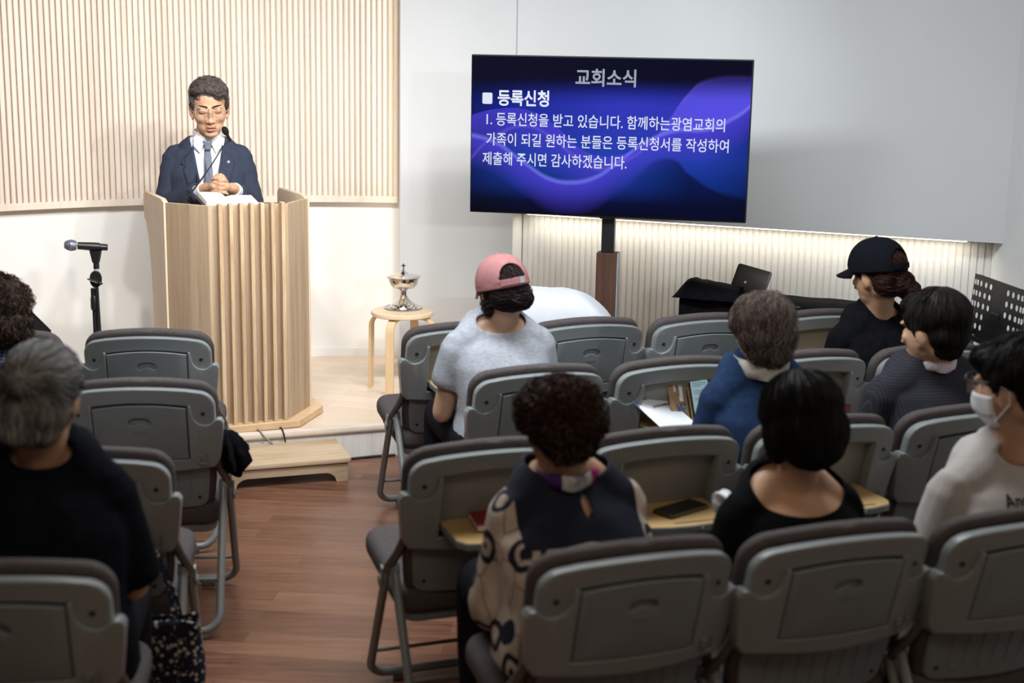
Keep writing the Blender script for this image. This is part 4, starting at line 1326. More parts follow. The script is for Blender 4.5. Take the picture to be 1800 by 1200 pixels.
def seated(label, head_px, Y, yaw, sh_px=None, zsh=None, sw=0.20, hyaw=0, hpitch=-12, hroll=0, hs=1.0, skin='skin', hfwd=0.05, k=1.0, body_dx=0.0, arms='lap', vox=0.0075, lean=0.03, hunch=0.02, dep=1.0, seat=None, sy=0.215):
    """head_px: photo position of the middle of the skull; Y: its distance into the room"""
    P_ = Person()
    a = R(yaw)
    Rz = Matrix.Rotation(a, 3, 'Z')
    if seat:                       # sit at the right depth of the chair
        for _ in range(12):
            q = atY(head_px[0], head_px[1], Y) - Rz @ Vector((0, hfwd, 0)) + Rz @ Vector((body_dx, 0, 0))
            o_, ca = CH[seat]
            Y += sy - (Matrix.Rotation(-ca, 3, 'Z') @ (q - o_)).y
    P_.Y = Y
    hc = atY(head_px[0], head_px[1], Y)
    # root: under the pelvis. head sits hfwd ahead of the pelvis
    root = hc - Rz @ Vector((0, hfwd, 0)); root.z = 0
    root += Rz @ Vector((body_dx, 0, 0))
    hl = Rz.inverted() @ (hc - root)
    zsh = zsh if zsh else hc.z - 0.235
    P_.zsh, P_.sw, P_.root, P_.yaw, P_.Rz = zsh, sw, root, a, Rz
    zp = 0.43
    P_.tk = dict(zp=zp, k=k, lean=lean, dep=dep, hunch=hunch)
    Mh = Matrix.Translation(hl) @ Matrix.Rotation(R(hyaw), 4, 'Z') @ Matrix.Rotation(R(hpitch), 4, 'X') @ Matrix.Rotation(R(hroll), 4, 'Y')
    P_.Mh, P_.hs = Mh, hs
    b_ = MB()
    b_.rings(torso_rings(zsh, sw, inf=0.0, **P_.tk))
    yN = lean * 2 + hunch + 0.015
    P_.yN = yN
    base = Vector((0, yN, zsh + 0.0)); skull = Mh @ Vector((0, -0.018 * hs, -0.045 * hs))
    b_.capsule([base, base.lerp(skull, 0.5), skull], [0.062, 0.054, 0.054], 16)
    add_traps(b_, P_)
    head_parts(b_, Mh, hs)
    ysh = lean * 1.9 + hunch * 0.9
    P_.arm = {}
    for sx in (-1, 1):
        S = Vector((sx * (sw - 0.045), ysh, zsh - 0.045))
        E = Vector((sx * (sw + 0.002), ysh + 0.03, zsh - 0.275))
        W_ = Vector((sx * 0.075, 0.30, max(0.535, zsh - 0.32)))
        if E.z < 0.50: E.z = 0.50
        P_.arm[sx] = (S, E, W_)
        b_.capsule([S, S.lerp(E, 0.5), E], [0.047, 0.042, 0.036], 14)
        b_.capsule([E, E.lerp(W_, 0.4), W_], [0.036, 0.035, 0.025], 12)
        add_hand(b_, W_, Vector((-sx * 0.35, 0.9, -0.1)), Vector((0, -0.1, -1)), 0.92, 0.5, -sx)
        b_.capsule([(sx * 0.085, 0.02, 0.49), (sx * 0.095, 0.22, 0.495), (sx * 0.10, 0.40, 0.485)], [0.082, 0.072, 0.056], 14)
        b_.capsule([(sx * 0.10, 0.40, 0.475), (sx * 0.10, 0.40, 0.30), (sx * 0.10, 0.38, 0.09)], [0.054, 0.048, 0.034], 12)
        b_.capsule([(sx * 0.10, 0.36, 0.045), (sx * 0.105, 0.46, 0.035), (sx * 0.108, 0.54, 0.026)], [0.036, 0.034, 0.024], 12)
    P_.bm_body = b_
    P_.M = Matrix.Translation(root) @ Matrix.Rotation(a, 4, 'Z')
    me = remesh(b_.mesh(), vox, 3, 0.5)
    o_ = link('person', me, MT[skin], None, 60)
    o_.matrix_world = P_.M
    tag(o_, label, 'person', 'seated congregation')
    del o_['group']
    P_.o = o_
    return P_

def lower_clothes(P_, m, name='trousers', vox=0.010, skirt=False):
    b_ = MB()
    for sx in (-1, 1):
        b_.capsule([(sx * 0.085, 0.02, 0.495), (sx * 0.095, 0.22, 0.498), (sx * 0.10, 0.405, 0.487)], [0.098, 0.088, 0.070], 14)
        b_.capsule([(sx * 0.10, 0.405, 0.475), (sx * 0.10, 0.40, 0.30), (sx * 0.10, 0.38, 0.11)], [0.068, 0.064, 0.056], 12)
    b_.ell((0, 0.0, 0.50), (0.19, 0.15, 0.09))
    me = remesh(b_.mesh(), vox, 3)
    return link(name, me, m, P_.o, 60)

def upper_clothes(P_, m, name='shirt', inf=0.013, sleeve=0.62, neck=None, folds=0.004, fs=9.0, seed=0, loose=0.0, vox=0.0085, hem=0.0, sl_r=0.013):
    """neck: (y offset, z above the shoulder line, rx, ry, rz) of the ellipsoid cut for the neckline"""
    b_ = MB()
    tk = dict(P_.tk); tk['k'] = tk['k'] * (1 + loose)
    b_.rings(torso_rings(P_.zsh, P_.sw, inf=inf, **tk))
    add_traps(b_, P_, inf)
    for sx in (-1, 1):
        S, E, W_ = P_.arm[sx]
        b_.capsule([S, S.lerp(E, 0.5), S.lerp(E, min(1, sleeve))], [0.047 + inf, 0.043 + sl_r, 0.040 + sl_r], 14)
        if sleeve > 1.0:
            q = sleeve - 1.0
            b_.capsule([E, E.lerp(W_, q * 0.5), E.lerp(W_, q)], [0.038 + sl_r, 0.037 + sl_r, 0.030 + sl_r], 12)
    me = remesh(b_.mesh(), vox, 3)
    sv = Vector((seed * 3.7, seed * 1.3, 0))
    def fold(co, n_):
        a_ = noise.noise(Vector((co.x * fs, co.y * fs, co.z * fs * 0.55)) + sv)
        c_ = noise.noise(Vector((co.x * fs * 2.3 + co.z * 6, co.y * fs * 2.0, co.z * fs * 0.8)) + sv)
        return folds * (a_ + 0.6 * c_)
    me.update(); displace(me, fold)
    for sx in (-1, 1):                              # open the cuff
        S, E, W_ = P_.arm[sx]
        A_, B_ = (S, E) if sleeve <= 1 else (E, W_)
        q = sleeve if sleeve <= 1 else sleeve - 1
        end = A_.lerp(B_, q); d_ = (B_ - A_).normalized()
        if q < 0.99 or sleeve > 1:
            cut(me, lambda c_, end=end, d_=d_: (c_ - end).dot(d_) > 0.006 and (c_ - end).length < 0.085)
    if neck:
        yo, zo, rx, ry, rz = neck
        nc = Vector((0, P_.yN + yo, P_.zsh + zo))
        cut_ell(me, nc, (rx, ry, rz))
    even_rims(me)
    o_ = link(name, me, m, P_.o, 60)
    sol = o_.modifiers.new('cloth', 'SOLIDIFY'); sol.thickness = 0.003; sol.offset = 1
    return o_

def hair_volume(P_, ells, vox=0.006, amp=0.003, fs=30, seed=0, cutf=None, smooth=3):
    b_ = MB()
    for e in ells:
        b_.ell(e[0], e[1], e[2] if len(e) > 2 else None, 24, 16)
    me = b_.mesh(Matrix.Scale(P_.hs, 4))
    me = remesh(me, vox, smooth)
    me.update()
    if cutf:
        cut(me, cutf)
        me.update()
    if amp:
        displace(me, lambda c_, n_: amp * noise.noise(c_ * fs + Vector((seed, 0, 0))) + amp * 0.5 * noise.noise(c_ * fs * 2.2 + Vector((0, seed, 0))))
    return me

def add_hair(P_, me, m, name='hair', st_args=None):
    if st_args:
        s_, tones = strands(me, **st_args)
        n0 = len(me.vertices)
        me = join(me, s_)
        at_ = me.attributes.new('tone', 'FLOAT', 'POINT')
        at_.data.foreach_set('value', [0.38] * n0 + tones)
    me.transform(P_.Mh)
    return link(name, me, m, P_.o, 60)

def face_open(p):            # region of the face, in head space
    return p.y > 0.035 and p.z < 0.05

def scarf(P_, m, dz=0.02, r=0.066, th=0.018, tilt=0.0, name='scarf', h=0.032, n=36):
    b_ = MB(); rr = []
    skull = P_.Mh @ Vector((0, -0.02, -0.06))
    base = Vector((0, P_.yN, P_.zsh))
    c_ = base.lerp(skull, 0.30) + Vector((0, 0, dz))
    for i in range(n):
        a_ = 2 * PI * i / n
        rad = r + 0.004 * math.sin(a_ * 3 + 1) 
        ring = []
        for j in range(10):
            q = 2 * PI * j / 10
            rr_ = rad + th * math.cos(q) * 0.6 + 0.002 * math.sin(j * 2.1 + i * 0.9)
            ring.append(c_ + Vector((rr_ * math.cos(a_), rr_ * math.sin(a_) * 1.05, h * math.sin(q) + tilt * math.sin(a_) * 0.05 + 0.003 * math.sin(a_ * 5))))
        rr.append(ring)
    rr.append(rr[0])
    b_.rings(rr, False)
    me = b_.mesh()
    bm = bmesh.new(); bm.from_mesh(me); bmesh.ops.remove_doubles(bm, verts=bm.verts, dist=1e-5); bm.to_mesh(me); bm.free()
    return link(name, me, m, P_.o, 60)

# baseball cap in head space
def cap(P_, m, r=(0.089, 0.108, 0.100), c=(0, -0.008, 0.022), z0=0.010, tilt=8, strap_m=None, brim_pitch=-24, buckle=None):
    cc = Vector(c)
    Mc = P_.Mh @ Matrix.Scale(P_.hs, 4) @ Matrix.Translation(cc) @ Matrix.Rotation(R(tilt), 4, 'X')
    bm = bmesh.new()
    nu, nv = 112, 40
    grid = []
    for j in range(nv + 1):
        th = R(-8) + (PI / 2 - 0.03 + R(8)) * j / nv
        row_ = []
        for i in range(nu):
            ph = 2 * PI * i / nu
            bulge = 1 + 0.012 * math.cos(6 * ph)
            row_.append(bm.verts.new(Vector((r[0] * math.cos(th) ** 0.85 * math.cos(ph) * bulge, r[1] * math.cos(th) ** 0.85 * math.sin(ph) * bulge, r[2] * math.sin(th)))) if th > 0 else bm.verts.new(Vector((r[0] * math.cos(ph), r[1] * math.sin(ph), r[2] * math.sin(th) * 1.3))))
        grid.append(row_)
    for j in range(nv):
        for i in range(nu):
            k_ = (i + 1) % nu
            bm.faces.new((grid[j][i], grid[j][k_], grid[j + 1][k_], grid[j + 1][i]))
    bm.faces.new(grid[nv])
    def hole(p):
        if p.y > -0.02: return False
        return (p.x / 0.046) ** 2 + ((p.z - 0.012) / 0.050) ** 2 < 1 and p.z > 0.012
    bmesh.ops.delete(bm, geom=[f_ for f_ in bm.faces if hole(f_.calc_center_median())], context='FACES')
    for v_ in bm.verts:
        if v_.is_boundary and v_.co.y < -0.02 and v_.co.z > 0.016:
            q = Vector((v_.co.x / 0.046, (v_.co.z - 0.012) / 0.050))
            if 0.5 < q.length < 1.5:
                q.normalize(); v_.co.x = q.x * 0.046; v_.co.z = 0.012 + q.y * 0.050
    me = bpy.data.meshes.new('cap'); bm.to_mesh(me); bm.free(); me.transform(Mc)
    o_ = link('cap', me, m, P_.o, 60)
    sol = o_.modifiers.new('thick', 'SOLIDIFY'); sol.thickness = 0.003; sol.offset = 1
    # brim
    b_ = MB(); rows_ = []
    for i in range(17):
        a_ = R(18 + 144 * i / 16)
        inner = Vector((r[0] * 1.0 * math.cos(a_), r[1] * 1.0 * math.sin(a_), -0.004))
        ext = 0.068 * math.sin(a_) ** 0.8
        outp = Vector((r[0] * 0.95 * math.cos(a_) , r[1] * math.sin(a_) + ext, -0.004 - 0.030 * math.cos(a_) ** 2 - ext * math.tan(R(-brim_pitch)) * 0.8))
        row_ = []
        for k_ in range(7):
            row_.append(inner.lerp(outp, k_ / 6))
        rows_.append(row_)
    vs = [v_ for r_ in rows_ for v_ in r_]
    b_.add(vs, [(i * 7 + k_, (i + 1) * 7 + k_, (i + 1) * 7 + k_ + 1, i * 7 + k_ + 1) for i in range(16) for k_ in range(6)])
    me = b_.mesh(Mc); br_ = link('brim', me, m, o_, 60)
    sol = br_.modifiers.new('thick', 'SOLIDIFY'); sol.thickness = 0.004
    b_ = MB(); rr = []
    for i in range(13):
        a_ = R(270 - 30 + 60 * i / 12)
        q = Vector(((r[0] + 0.008) * math.cos(a_), (r[1] + 0.008) * math.sin(a_), 0.0))
        rr.append([q * 0.985 + Vector((0, 0, -0.010)), q + Vector((0, 0, -0.010)), q + Vector((0, 0, 0.010)), q * 0.985 + Vector((0, 0, 0.010))])
    b_.rings(rr); link('strap', b_.mesh(Mc), m, o_, 30)
    if buckle:
        b_ = MB(); a_ = R(270 + 16)
        b_.box(((r[0] + 0.0095) * math.cos(a_), (r[1] + 0.0095) * math.sin(a_), 0.0), (0.020, 0.003, 0.022), (0, 0, R(16)))
        link('buckle', b_.mesh(Mc), buckle, o_, 'flat')
    b_ = MB(); b_.ell((0, 0, r[2] + 0.003), (0.008, 0.008, 0.005), n=12, m=8); link('button', b_.mesh(Mc), m, o_)
    return o_

def down_flow(p, n_):
    return Vector((0, 0, -1))
def whorl_flow(c_):
    c_ = Vector(c_)
    def f_(p, n_):
        d = p - c_
        return d.normalized() + Vector((0, 0, -0.55))
    return f_

# ---------------------------------------------------------------- the seated congregation
dark_trousers = fabric('dark_trousers', (0.012, 0.012, 0.015), 0.9, 0.2, 60)

# 1 floral blouse, curly dark brown hair
def zAt(px, py, Y):
    return atY(px, py, Y).z
fl = mat('floral_blouse', (0.5, 0.42, 0.36), 0.8, spec=0.2)
t = NT(fl)
v = t.coords('Object', (1, 1, 1))
vd = t.new('ShaderNodeVectorMath', operation='ADD'); nz = t.new('ShaderNodeTexNoise'); nz.inputs['Scale'].default_value = 9
t.link(v, nz.inputs['Vector']); sc_n = t.new('ShaderNodeVectorMath', operation='SCALE'); sc_n.inputs['Scale'].default_value = 0.06
t.link(nz.outputs['Color'], sc_n.inputs[0]); t.link(v, vd.inputs[0]); t.link(sc_n.outputs[0], vd.inputs[1])
vo = t.new('ShaderNodeTexVoronoi'); vo.inputs['Scale'].default_value = 9; t.link(vd.outputs[0], vo.inputs['Vector'])
vo2 = t.new('ShaderNodeTexVoronoi', feature='DISTANCE_TO_EDGE'); vo2.inputs['Scale'].default_value = 8; t.link(vd.outputs[0], vo2.inputs['Vector'])
wv = t.math('SINE', t.math('MULTIPLY', vo.outputs['Distance'], 26))
flower = t.math('MULTIPLY', t.math('LESS_THAN', vo.outputs['Distance'], 0.46), t.math('GREATER_THAN', wv, -0.15))
sel = t.new('ShaderNodeSeparateColor'); t.link(vo.outputs['Color'], sel.inputs[0])
flower = t.math('MULTIPLY', flower, t.math('GREATER_THAN', sel.outputs[0], 0.25))
lines = t.math('LESS_THAN', vo2.outputs['Distance'], 0.016)
msk = t.math('MAXIMUM', flower, t.math('MULTIPLY', lines, 0.55))
base_c = t.ramp(t.noise(v, 14, 3), [(0.35, (0.42, 0.34, 0.28)), (0.7, (0.60, 0.51, 0.44))])
pat = t.mix(msk, base_c, (0.018, 0.018, 0.034))
sepz = t.new('ShaderNodeSeparateXYZ'); t.link(t.coords('Object'), sepz.inputs[0])
P1 = seated('person with short curly dark brown hair in beige and black floral blouse with navy yoke', (980, 746), 3.08, 20, zsh=zAt(880, 893, 3.06) + 0.018, sw=0.172, hyaw=4, hpitch=-22, hfwd=0.085, body_dx=0.034, hs=0.93, lean=0.03, hunch=0.04, seat='D0')
zy = P1.zsh - 0.078
yoke = t.math('MULTIPLY', t.math('GREATER_THAN', t.math('SUBTRACT', sepz.outputs[2], t.math('MULTIPLY', t.math('ABSOLUTE', sepz.outputs[0]), -0.10)), zy), t.math('LESS_THAN', t.math('ABSOLUTE', sepz.outputs[0]), 0.148))
t.color(t.mix(yoke, pat, (0.010, 0.012, 0.024)))
o = upper_clothes(P1, fl, 'blouse', inf=0.018, sleeve=1.55, neck=(-0.01, 0.085, 0.105, 0.105, 0.065), folds=0.006, seed=1, loose=0.08, sl_r=0.014)
# keyhole opening at the nape
cut_ell(o.data, (0.010, P1.yN - 0.13, P1.zsh - 0.012), (0.009, 0.11, 0.026))
lower_clothes(P1, dark_trousers)
me = hair_volume(P1, [((0, -0.022, 0.034), (0.104, 0.112, 0.076)), ((0, -0.055, -0.012), (0.093, 0.070, 0.064)), ((0.0, -0.054, -0.050), (0.068, 0.050, 0.044))], amp=0.010, fs=26, seed=3)
add_hair(P1, me, hair_mat('curly_brown_hair', (0.008, 0.004, 0.003), (0.060, 0.026, 0.015)), st_args=dict(n=1500, steps=(7, 11), step=0.0055, flow=lambda p, n_: Vector((noise.noise(p * 40), noise.noise(p * 40 + Vector((9, 0, 0))), noise.noise(p * 40 + Vector((0, 9, 0))) - 0.3)), lift=0.006, r=0.0019, seed=5, jit=0.7, curl=0.0045))
sf = mat('printed_scarf', (0.5, 0.5, 0.5), 0.7, spec=0.2)
t = NT(sf); v = t.coords()
pt = t.ramp(t.noise(v, 28, 3, 0.6), [(0.30, (0.10, 0.09, 0.16)), (0.45, (0.42, 0.42, 0.44)), (0.70, (0.62, 0.58, 0.56))])
sx_ = t.new('ShaderNodeSeparateXYZ'); t.link(v, sx_.inputs[0])
t.color(t.mix(t.math('GREATER_THAN', sx_.outputs[0], 0.030), t.mix(t.math('LESS_THAN', sx_.outputs[0], -0.045), pt, (0.060, 0.02, 0.13)), (0.33, 0.02, 0.12)))
scarf(P1, sf, dz=0.006, r=0.070, th=0.012, h=0.018)

# 2 black bob
P2 = seated('person with black bob hair and plain black top with wide round neckline', (1405, 738), 3.30, 20, zsh=zAt(1270, 895, 3.28) + 0.03, sw=0.180, hyaw=0, hpitch=-20, hfwd=0.085, body_dx=0.0, hs=0.98, hunch=0.04, seat='D1')
upper_clothes(P2, fabric('black_knit', (0.006, 0.006, 0.007), 0.95, 0.3, 80), 'top', inf=0.013, sleeve=1.2, neck=(-0.035, 0.022, 0.125, 0.12, 0.075), folds=0.004, seed=2)
lower_clothes(P2, dark_trousers)
me = hair_volume(P2, [((0, -0.015, 0.030), (0.100, 0.112, 0.094)), ((0, -0.048, -0.030), (0.098, 0.072, 0.082)), ((0, -0.052, -0.075), (0.078, 0.054, 0.050)), ((-0.07, 0.0, -0.03), (0.024, 0.05, 0.07)), ((0.07, 0.0, -0.03), (0.024, 0.05, 0.07))], amp=0.003, fs=24, seed=4, smooth=5)
add_hair(P2, me, hair_mat('black_bob_hair', (0.0035, 0.003, 0.003), (0.014, 0.011, 0.010), 0.45), st_args=dict(n=1800, steps=(10, 16), step=0.012, flow=whorl_flow((0, -0.02, 0.11)), lift=0.0025, r=0.0010, seed=6, jit=0.08))

# 3 white tee and mask
P3 = seated('person in white tee with glasses and white face mask, black hair', (1786, 672), 3.52, 18, zsh=zAt(1640, 840, 3.5) + 0.03, sw=0.205, hyaw=30, hpitch=-8, hfwd=0.05, body_dx=0.025, hs=1.02, hunch=0.02, seat='D2')
upper_clothes(P3, fabric('white_tee', (0.42, 0.385, 0.365), 0.9, 0.06, 40), 'tee_shirt', inf=0.020, sleeve=0.85, neck=(-0.01, 0.055, 0.085, 0.085, 0.045), folds=0.007, seed=3, loose=0.12, sl_r=0.024)
lower_clothes(P3, dark_trousers)
me = hair_volume(P3, [((0, -0.018, 0.040), (0.088, 0.104, 0.084)), ((0, -0.060, -0.020), (0.076, 0.052, 0.062)), ((0, 0.055, 0.062), (0.070, 0.05, 0.035)), ((-0.070, 0.005, 0.018), (0.016, 0.03, 0.04)), ((0.070, 0.005, 0.018), (0.016, 0.03, 0.04))], amp=0.004, fs=26, seed=7)
add_hair(P3, me, hair_mat('black_short_hair', (0.004, 0.0035, 0.0035), (0.018, 0.014, 0.012)), st_args=dict(n=1800, steps=(5, 9), step=0.010, flow=whorl_flow((0.01, -0.05, 0.10)), lift=0.004, r=0.0010, seed=8, jit=0.2))
def mask_(P_):
    b_ = MB(); rows_ = []
    for i in range(15):
        ph = R(-78 + 156 * i / 14)
        row_ = []
        for j in range(11):
            z = -0.018 - 0.095 * j / 10
            bul = math.cos((j - 4.0) / 10 * 2.0)
            rx = 0.074 - 0.020 * (j / 10) ** 2; ry = 0.088 + 0.028 * bul * math.cos(ph) ** 2 - 0.03 * (j / 10) ** 3
            row_.append(Vector((rx * math.sin(ph), 0.014 + (ry - 0.014) * math.cos(ph), z + 0.010 * abs(math.sin(ph)) * (1 if j > 5 else -0.6))))
        rows_.append(row_)
    vs = [v_ for r_ in rows_ for v_ in r_]
    b_.add(vs, [(i * 11 + j, (i + 1) * 11 + j, (i + 1) * 11 + j + 1, i * 11 + j + 1) for i in range(14) for j in range(10)])
    o_ = link('face_mask', b_.mesh(P_.Mh @ Matrix.Scale(P_.hs, 4)), MT['white_paper'], P_.o, 60)
    s_ = o_.modifiers.new('t', 'SOLIDIFY'); s_.thickness = 0.002
    for sx in (-1, 1):
        b_ = MB()
        b_.tube([(sx * 0.073, 0.035, -0.032), (sx * 0.082, 0.000, 0.002), (sx * 0.083, -0.018, -0.010), (sx * 0.082, -0.018, -0.040), (sx * 0.066, 0.03, -0.088)], 0.0016, 6)
        link('ear_loop', b_.mesh(P_.Mh @ Matrix.Scale(P_.hs, 4)), MT['white_paper'], o_)
mask_(P3)
lens_m = bpy.data.materials.new('lens_glass'); lens_m.use_nodes = True
_n = lens_m.node_tree; _n.nodes.remove(_n.nodes['Principled BSDF'])
_tr = _n.nodes.new('ShaderNodeBsdfTransparent'); _gl = _n.nodes.new('ShaderNodeBsdfGlossy'); _mx = _n.nodes.new('ShaderNodeMixShader')
_gl.inputs['Roughness'].default_value = 0.03; _mx.inputs[0].default_value = 0.07
_n.links.new(_tr.outputs[0], _mx.inputs[1]); _n.links.new(_gl.outputs[0], _mx.inputs[2]); _n.links.new(_mx.outputs[0], _n.nodes['Material Output'].inputs[0])
def glasses(P_, m, w=0.030, h=0.021, z=0.000, y=0.100, rr_=0.0014, half=False, name='glasses', lens=True):
    Mg = P_.Mh @ Matrix.Scale(P_.hs, 4)
    root = None
    b_ = MB()
    for sx in (-1, 1):
        pts = []
        for i in range(25):
            a_ = 2 * PI * i / 24
            e = 0.75
            pts.append(Vector((sx * 0.034 + w * math.copysign(abs(math.cos(a_)) ** e, math.cos(a_)), y - 0.010 * abs(math.cos(a_) * 0.5 + sx * 0.5 * 0) , z + h * math.copysign(abs(math.sin(a_)) ** e, math.sin(a_)))))
        b_.tube(pts, rr_, 6, False)
        b_.tube([(sx * 0.063, y - 0.008, z + 0.006), (sx * 0.074, y - 0.02, z + 0.008), (sx * 0.0785, 0.0, z + 0.006), (sx * 0.078, -0.012, z - 0.008)], rr_ * 1.1, 6)
    b_.tube([(-0.006, y + 0.002, z + 0.004), (0, y + 0.006, z + 0.007), (0.006, y + 0.002, z + 0.004)], rr_ * 1.1, 6)
    root = link(name, b_.mesh(Mg), m, P_.o, 60)
    if lens:
        for sx in (-1, 1):
            b_ = MB(); b_.lathe([(0.001, -0.0005), (0.029, -0.0005), (0.029, 0.0005), (0.001, 0.0005)], 20, M=Mg @ Matrix.Translation((sx * 0.034, y - 0.004, z)) @ Matrix.Rotation(R(90), 4, 'X') @ Matrix.Scale(h / w, 4, (0, 1, 0)))
            link('lens', b_.mesh(), lens_m, root)
    return root
glasses(P3, MT['black'], 0.031, 0.023, 0.004, 0.104, 0.0022)
# printed word on the back of the tee
tm = text_mesh('Ans', 0.042, 0.0012)
bm = bmesh.new(); bm.from_mesh(tm); bmesh.ops.subdivide_edges(bm, edges=bm.edges, cuts=1); bm.to_mesh(tm); bm.free()
tee = [c_ for c_ in P3.o.children if c_.name.startswith('tee_shirt')][0]
bmv = bmesh.new(); bmv.from_mesh(tee.data); bvh3 = BVHTree.FromBMesh(bmv)
Mi_ = P3.M.inverted()
hit = bvh3.ray_cast(Mi_ @ Vector((0, 0, CAM_H)), (Mi_.to_3x3() @ ray(1767, 893)).normalized())
tp = hit[0] if hit[0] is not None else Mi_ @ atY(1767, 893, P3.Y - 0.15)
for v_ in tm.vertices:
    q = Vector((tp.x + v_.co.x, -0.6, tp.z + v_.co.y))
    hit = bvh3.ray_cast(q, Vector((0, 1, 0)))
    v_.co = (hit[0] + Vector((0, -0.0055, 0))) if hit[0] is not None else Vector((q.x, -0.12, q.z))
bmv.free()
link('printed_text', tm, MT['black'], tee, 'flat')

# 4 suited man
P4 = seated('person with neat black hair in dark checked suit jacket and pink checked collar', (1642, 575), 4.28, 20, zsh=zAt(1540, 715, 4.2) + 0.045, sw=0.215, hyaw=22, hpitch=-6, hfwd=0.05, body_dx=0.03, hs=1.06, hunch=0.02, seat='C3')
sm_ = mat('checked_suit', (0.03, 0.03, 0.04), 0.85, spec=0.2)
t = NT(sm_); v = t.coords(); s3 = t.new('ShaderNodeSeparateXYZ'); t.link(v, s3.inputs[0])
gx = t.math('LESS_THAN', t.math('FRACT', t.math('MULTIPLY', t.math('ADD', s3.outputs[0], t.math('MULTIPLY', s3.outputs[1], 0.15)), 120)), 0.20); gz = t.math('LESS_THAN', t.math('FRACT', t.math('MULTIPLY', s3.outputs[2], 120)), 0.20)
t.color(t.mix(t.math('MULTIPLY', t.math('MAXIMUM', gx, gz), 0.75), (0.016, 0.016, 0.023), (0.040, 0.039, 0.050)))
upper_clothes(P4, sm_, 'jacket', inf=0.022, sleeve=1.8, neck=(0.0, 0.088, 0.082, 0.082, 0.050), folds=0.004, seed=4, loose=0.1, sl_r=0.020)
lower_clothes(P4, dark_trousers)
ck = mat('pink_check_shirt', (0.6, 0.5, 0.52), 0.8, spec=0.2)
t = NT(ck); v = t.coords(); s3 = t.new('ShaderNodeSeparateXYZ'); t.link(v, s3.inputs[0])
gx = t.math('LESS_THAN', t.math('FRACT', t.math('MULTIPLY', t.math('ADD', s3.outputs[0], s3.outputs[1]), 150)), 0.3); gz = t.math('LESS_THAN', t.math('FRACT', t.math('MULTIPLY', s3.outputs[2], 150)), 0.3)
t.color(t.mix(t.math('MULTIPLY', t.math('ADD', gx, gz), 0.5), (0.66, 0.56, 0.58), (0.34, 0.24, 0.30)))
scarf(P4, ck, dz=0.020, r=0.069, th=0.010, h=0.018, name='shirt_collar')
me = hair_volume(P4, [((0, -0.014, 0.038), (0.087, 0.103, 0.084)), ((0, -0.050, -0.016), (0.077, 0.054, 0.060)), ((0, -0.044, -0.062), (0.058, 0.040, 0.034)), ((0, 0.050, 0.066), (0.066, 0.05, 0.032)), ((-0.070, 0.008, 0.010), (0.012, 0.022, 0.036)), ((0.070, 0.008, 0.010), (0.012, 0.022, 0.036))], amp=0.002, fs=24, seed=9, smooth=5)
add_hair(P4, me, hair_mat('neat_black_hair', (0.005, 0.004, 0.004), (0.024, 0.018, 0.014)), st_args=dict(n=1900, steps=(5, 10), step=0.011, flow=whorl_flow((0.01, -0.03, 0.11)), lift=0.002, r=0.0010, seed=10, jit=0.1))

# 5 blue jacket
P5 = seated('person with thin greying brown hair, blue top and pale scarf', (1338, 580), 4.12, 20, zsh=zAt(1240, 700, 4.1) + 0.030, sw=0.176, hyaw=-4, hpitch=-14, hfwd=0.07, body_dx=0.018, hs=0.96, hunch=0.03, seat='C2')
upper_clothes(P5, fabric('blue_top', (0.010, 0.027, 0.075), 0.9, 0.25, 60), 'top', inf=0.018, sleeve=1.6, neck=(-0.005, 0.060, 0.072, 0.072, 0.045), folds=0.005, seed=5, loose=0.05, sl_r=0.022)
lower_clothes(P5, dark_trousers)
scarf(P5, fabric('pale_scarf', (0.52, 0.48, 0.43), 0.8, 0.2, 30), dz=0.018, r=0.080, th=0.016, h=0.030)
me = hair_volume(P5, [((0, -0.018, 0.034), (0.094, 0.106, 0.082)), ((0, -0.050, -0.022), (0.088, 0.062, 0.068)), ((0, -0.050, -0.072), (0.066, 0.048, 0.042))], amp=0.006, fs=26, seed=11)
add_hair(P5, me, hair_mat('greying_brown_hair', (0.035, 0.022, 0.017), (0.17, 0.125, 0.105), 0.6, 45), st_args=dict(n=2000, steps=(6, 11), step=0.009, flow=lambda p, n_: Vector((0.5 * noise.noise(p * 22), 0.3 * noise.noise(p * 22 + Vector((9, 0, 0))), -0.6)) + (p - Vector((0.035, -0.06, 0.075))).normalized() * 0.5, lift=0.009, r=0.0010, seed=12, jit=0.3, curl=0.002))

# 6 black cap
P6 = seated('person in black baseball cap and black top with dark red brown bun', (1541, 478), 5.42, 22, zsh=zAt(1485, 570, 5.4) + 0.03, sw=0.195, hyaw=17, hpitch=-14, hfwd=0.05, body_dx=0.045, hs=1.0, seat='B3')
upper_clothes(P6, MT['blackcloth'], 'top', inf=0.016, sleeve=0.8, neck=(-0.01, 0.060, 0.075, 0.075, 0.042), folds=0.004, seed=6)
lower_clothes(P6, dark_trousers)
rb = hair_mat('red_brown_hair', (0.012, 0.005, 0.004), (0.060, 0.022, 0.014))
me = hair_volume(P6, [((0, -0.020, 0.024), (0.083, 0.100, 0.080)), ((0, -0.050, -0.034), (0.076, 0.056, 0.064)), ((0.020, -0.085, -0.050), (0.056, 0.044, 0.044)), ((0.048, -0.098, -0.084), (0.043, 0.040, 0.036))], amp=0.004, fs=30, seed=13)
add_hair(P6, me, rb, st_args=dict(n=900, steps=(6, 10), step=0.010, flow=lambda p, n_: (Vector((0.02, -0.10, -0.06)) - p) + Vector((0.03 * noise.noise(p * 30), 0, 0.03 * noise.noise(p * 30 + Vector((5, 0, 0))))), lift=0.004, r=0.0014, seed=14, jit=0.02, where=lambda c_: c_.z < 0.075))
cap(P6, fabric('black_cap', (0.007, 0.008, 0.011), 0.85, 0.2, 80), r=(0.092, 0.112, 0.104), tilt=6)

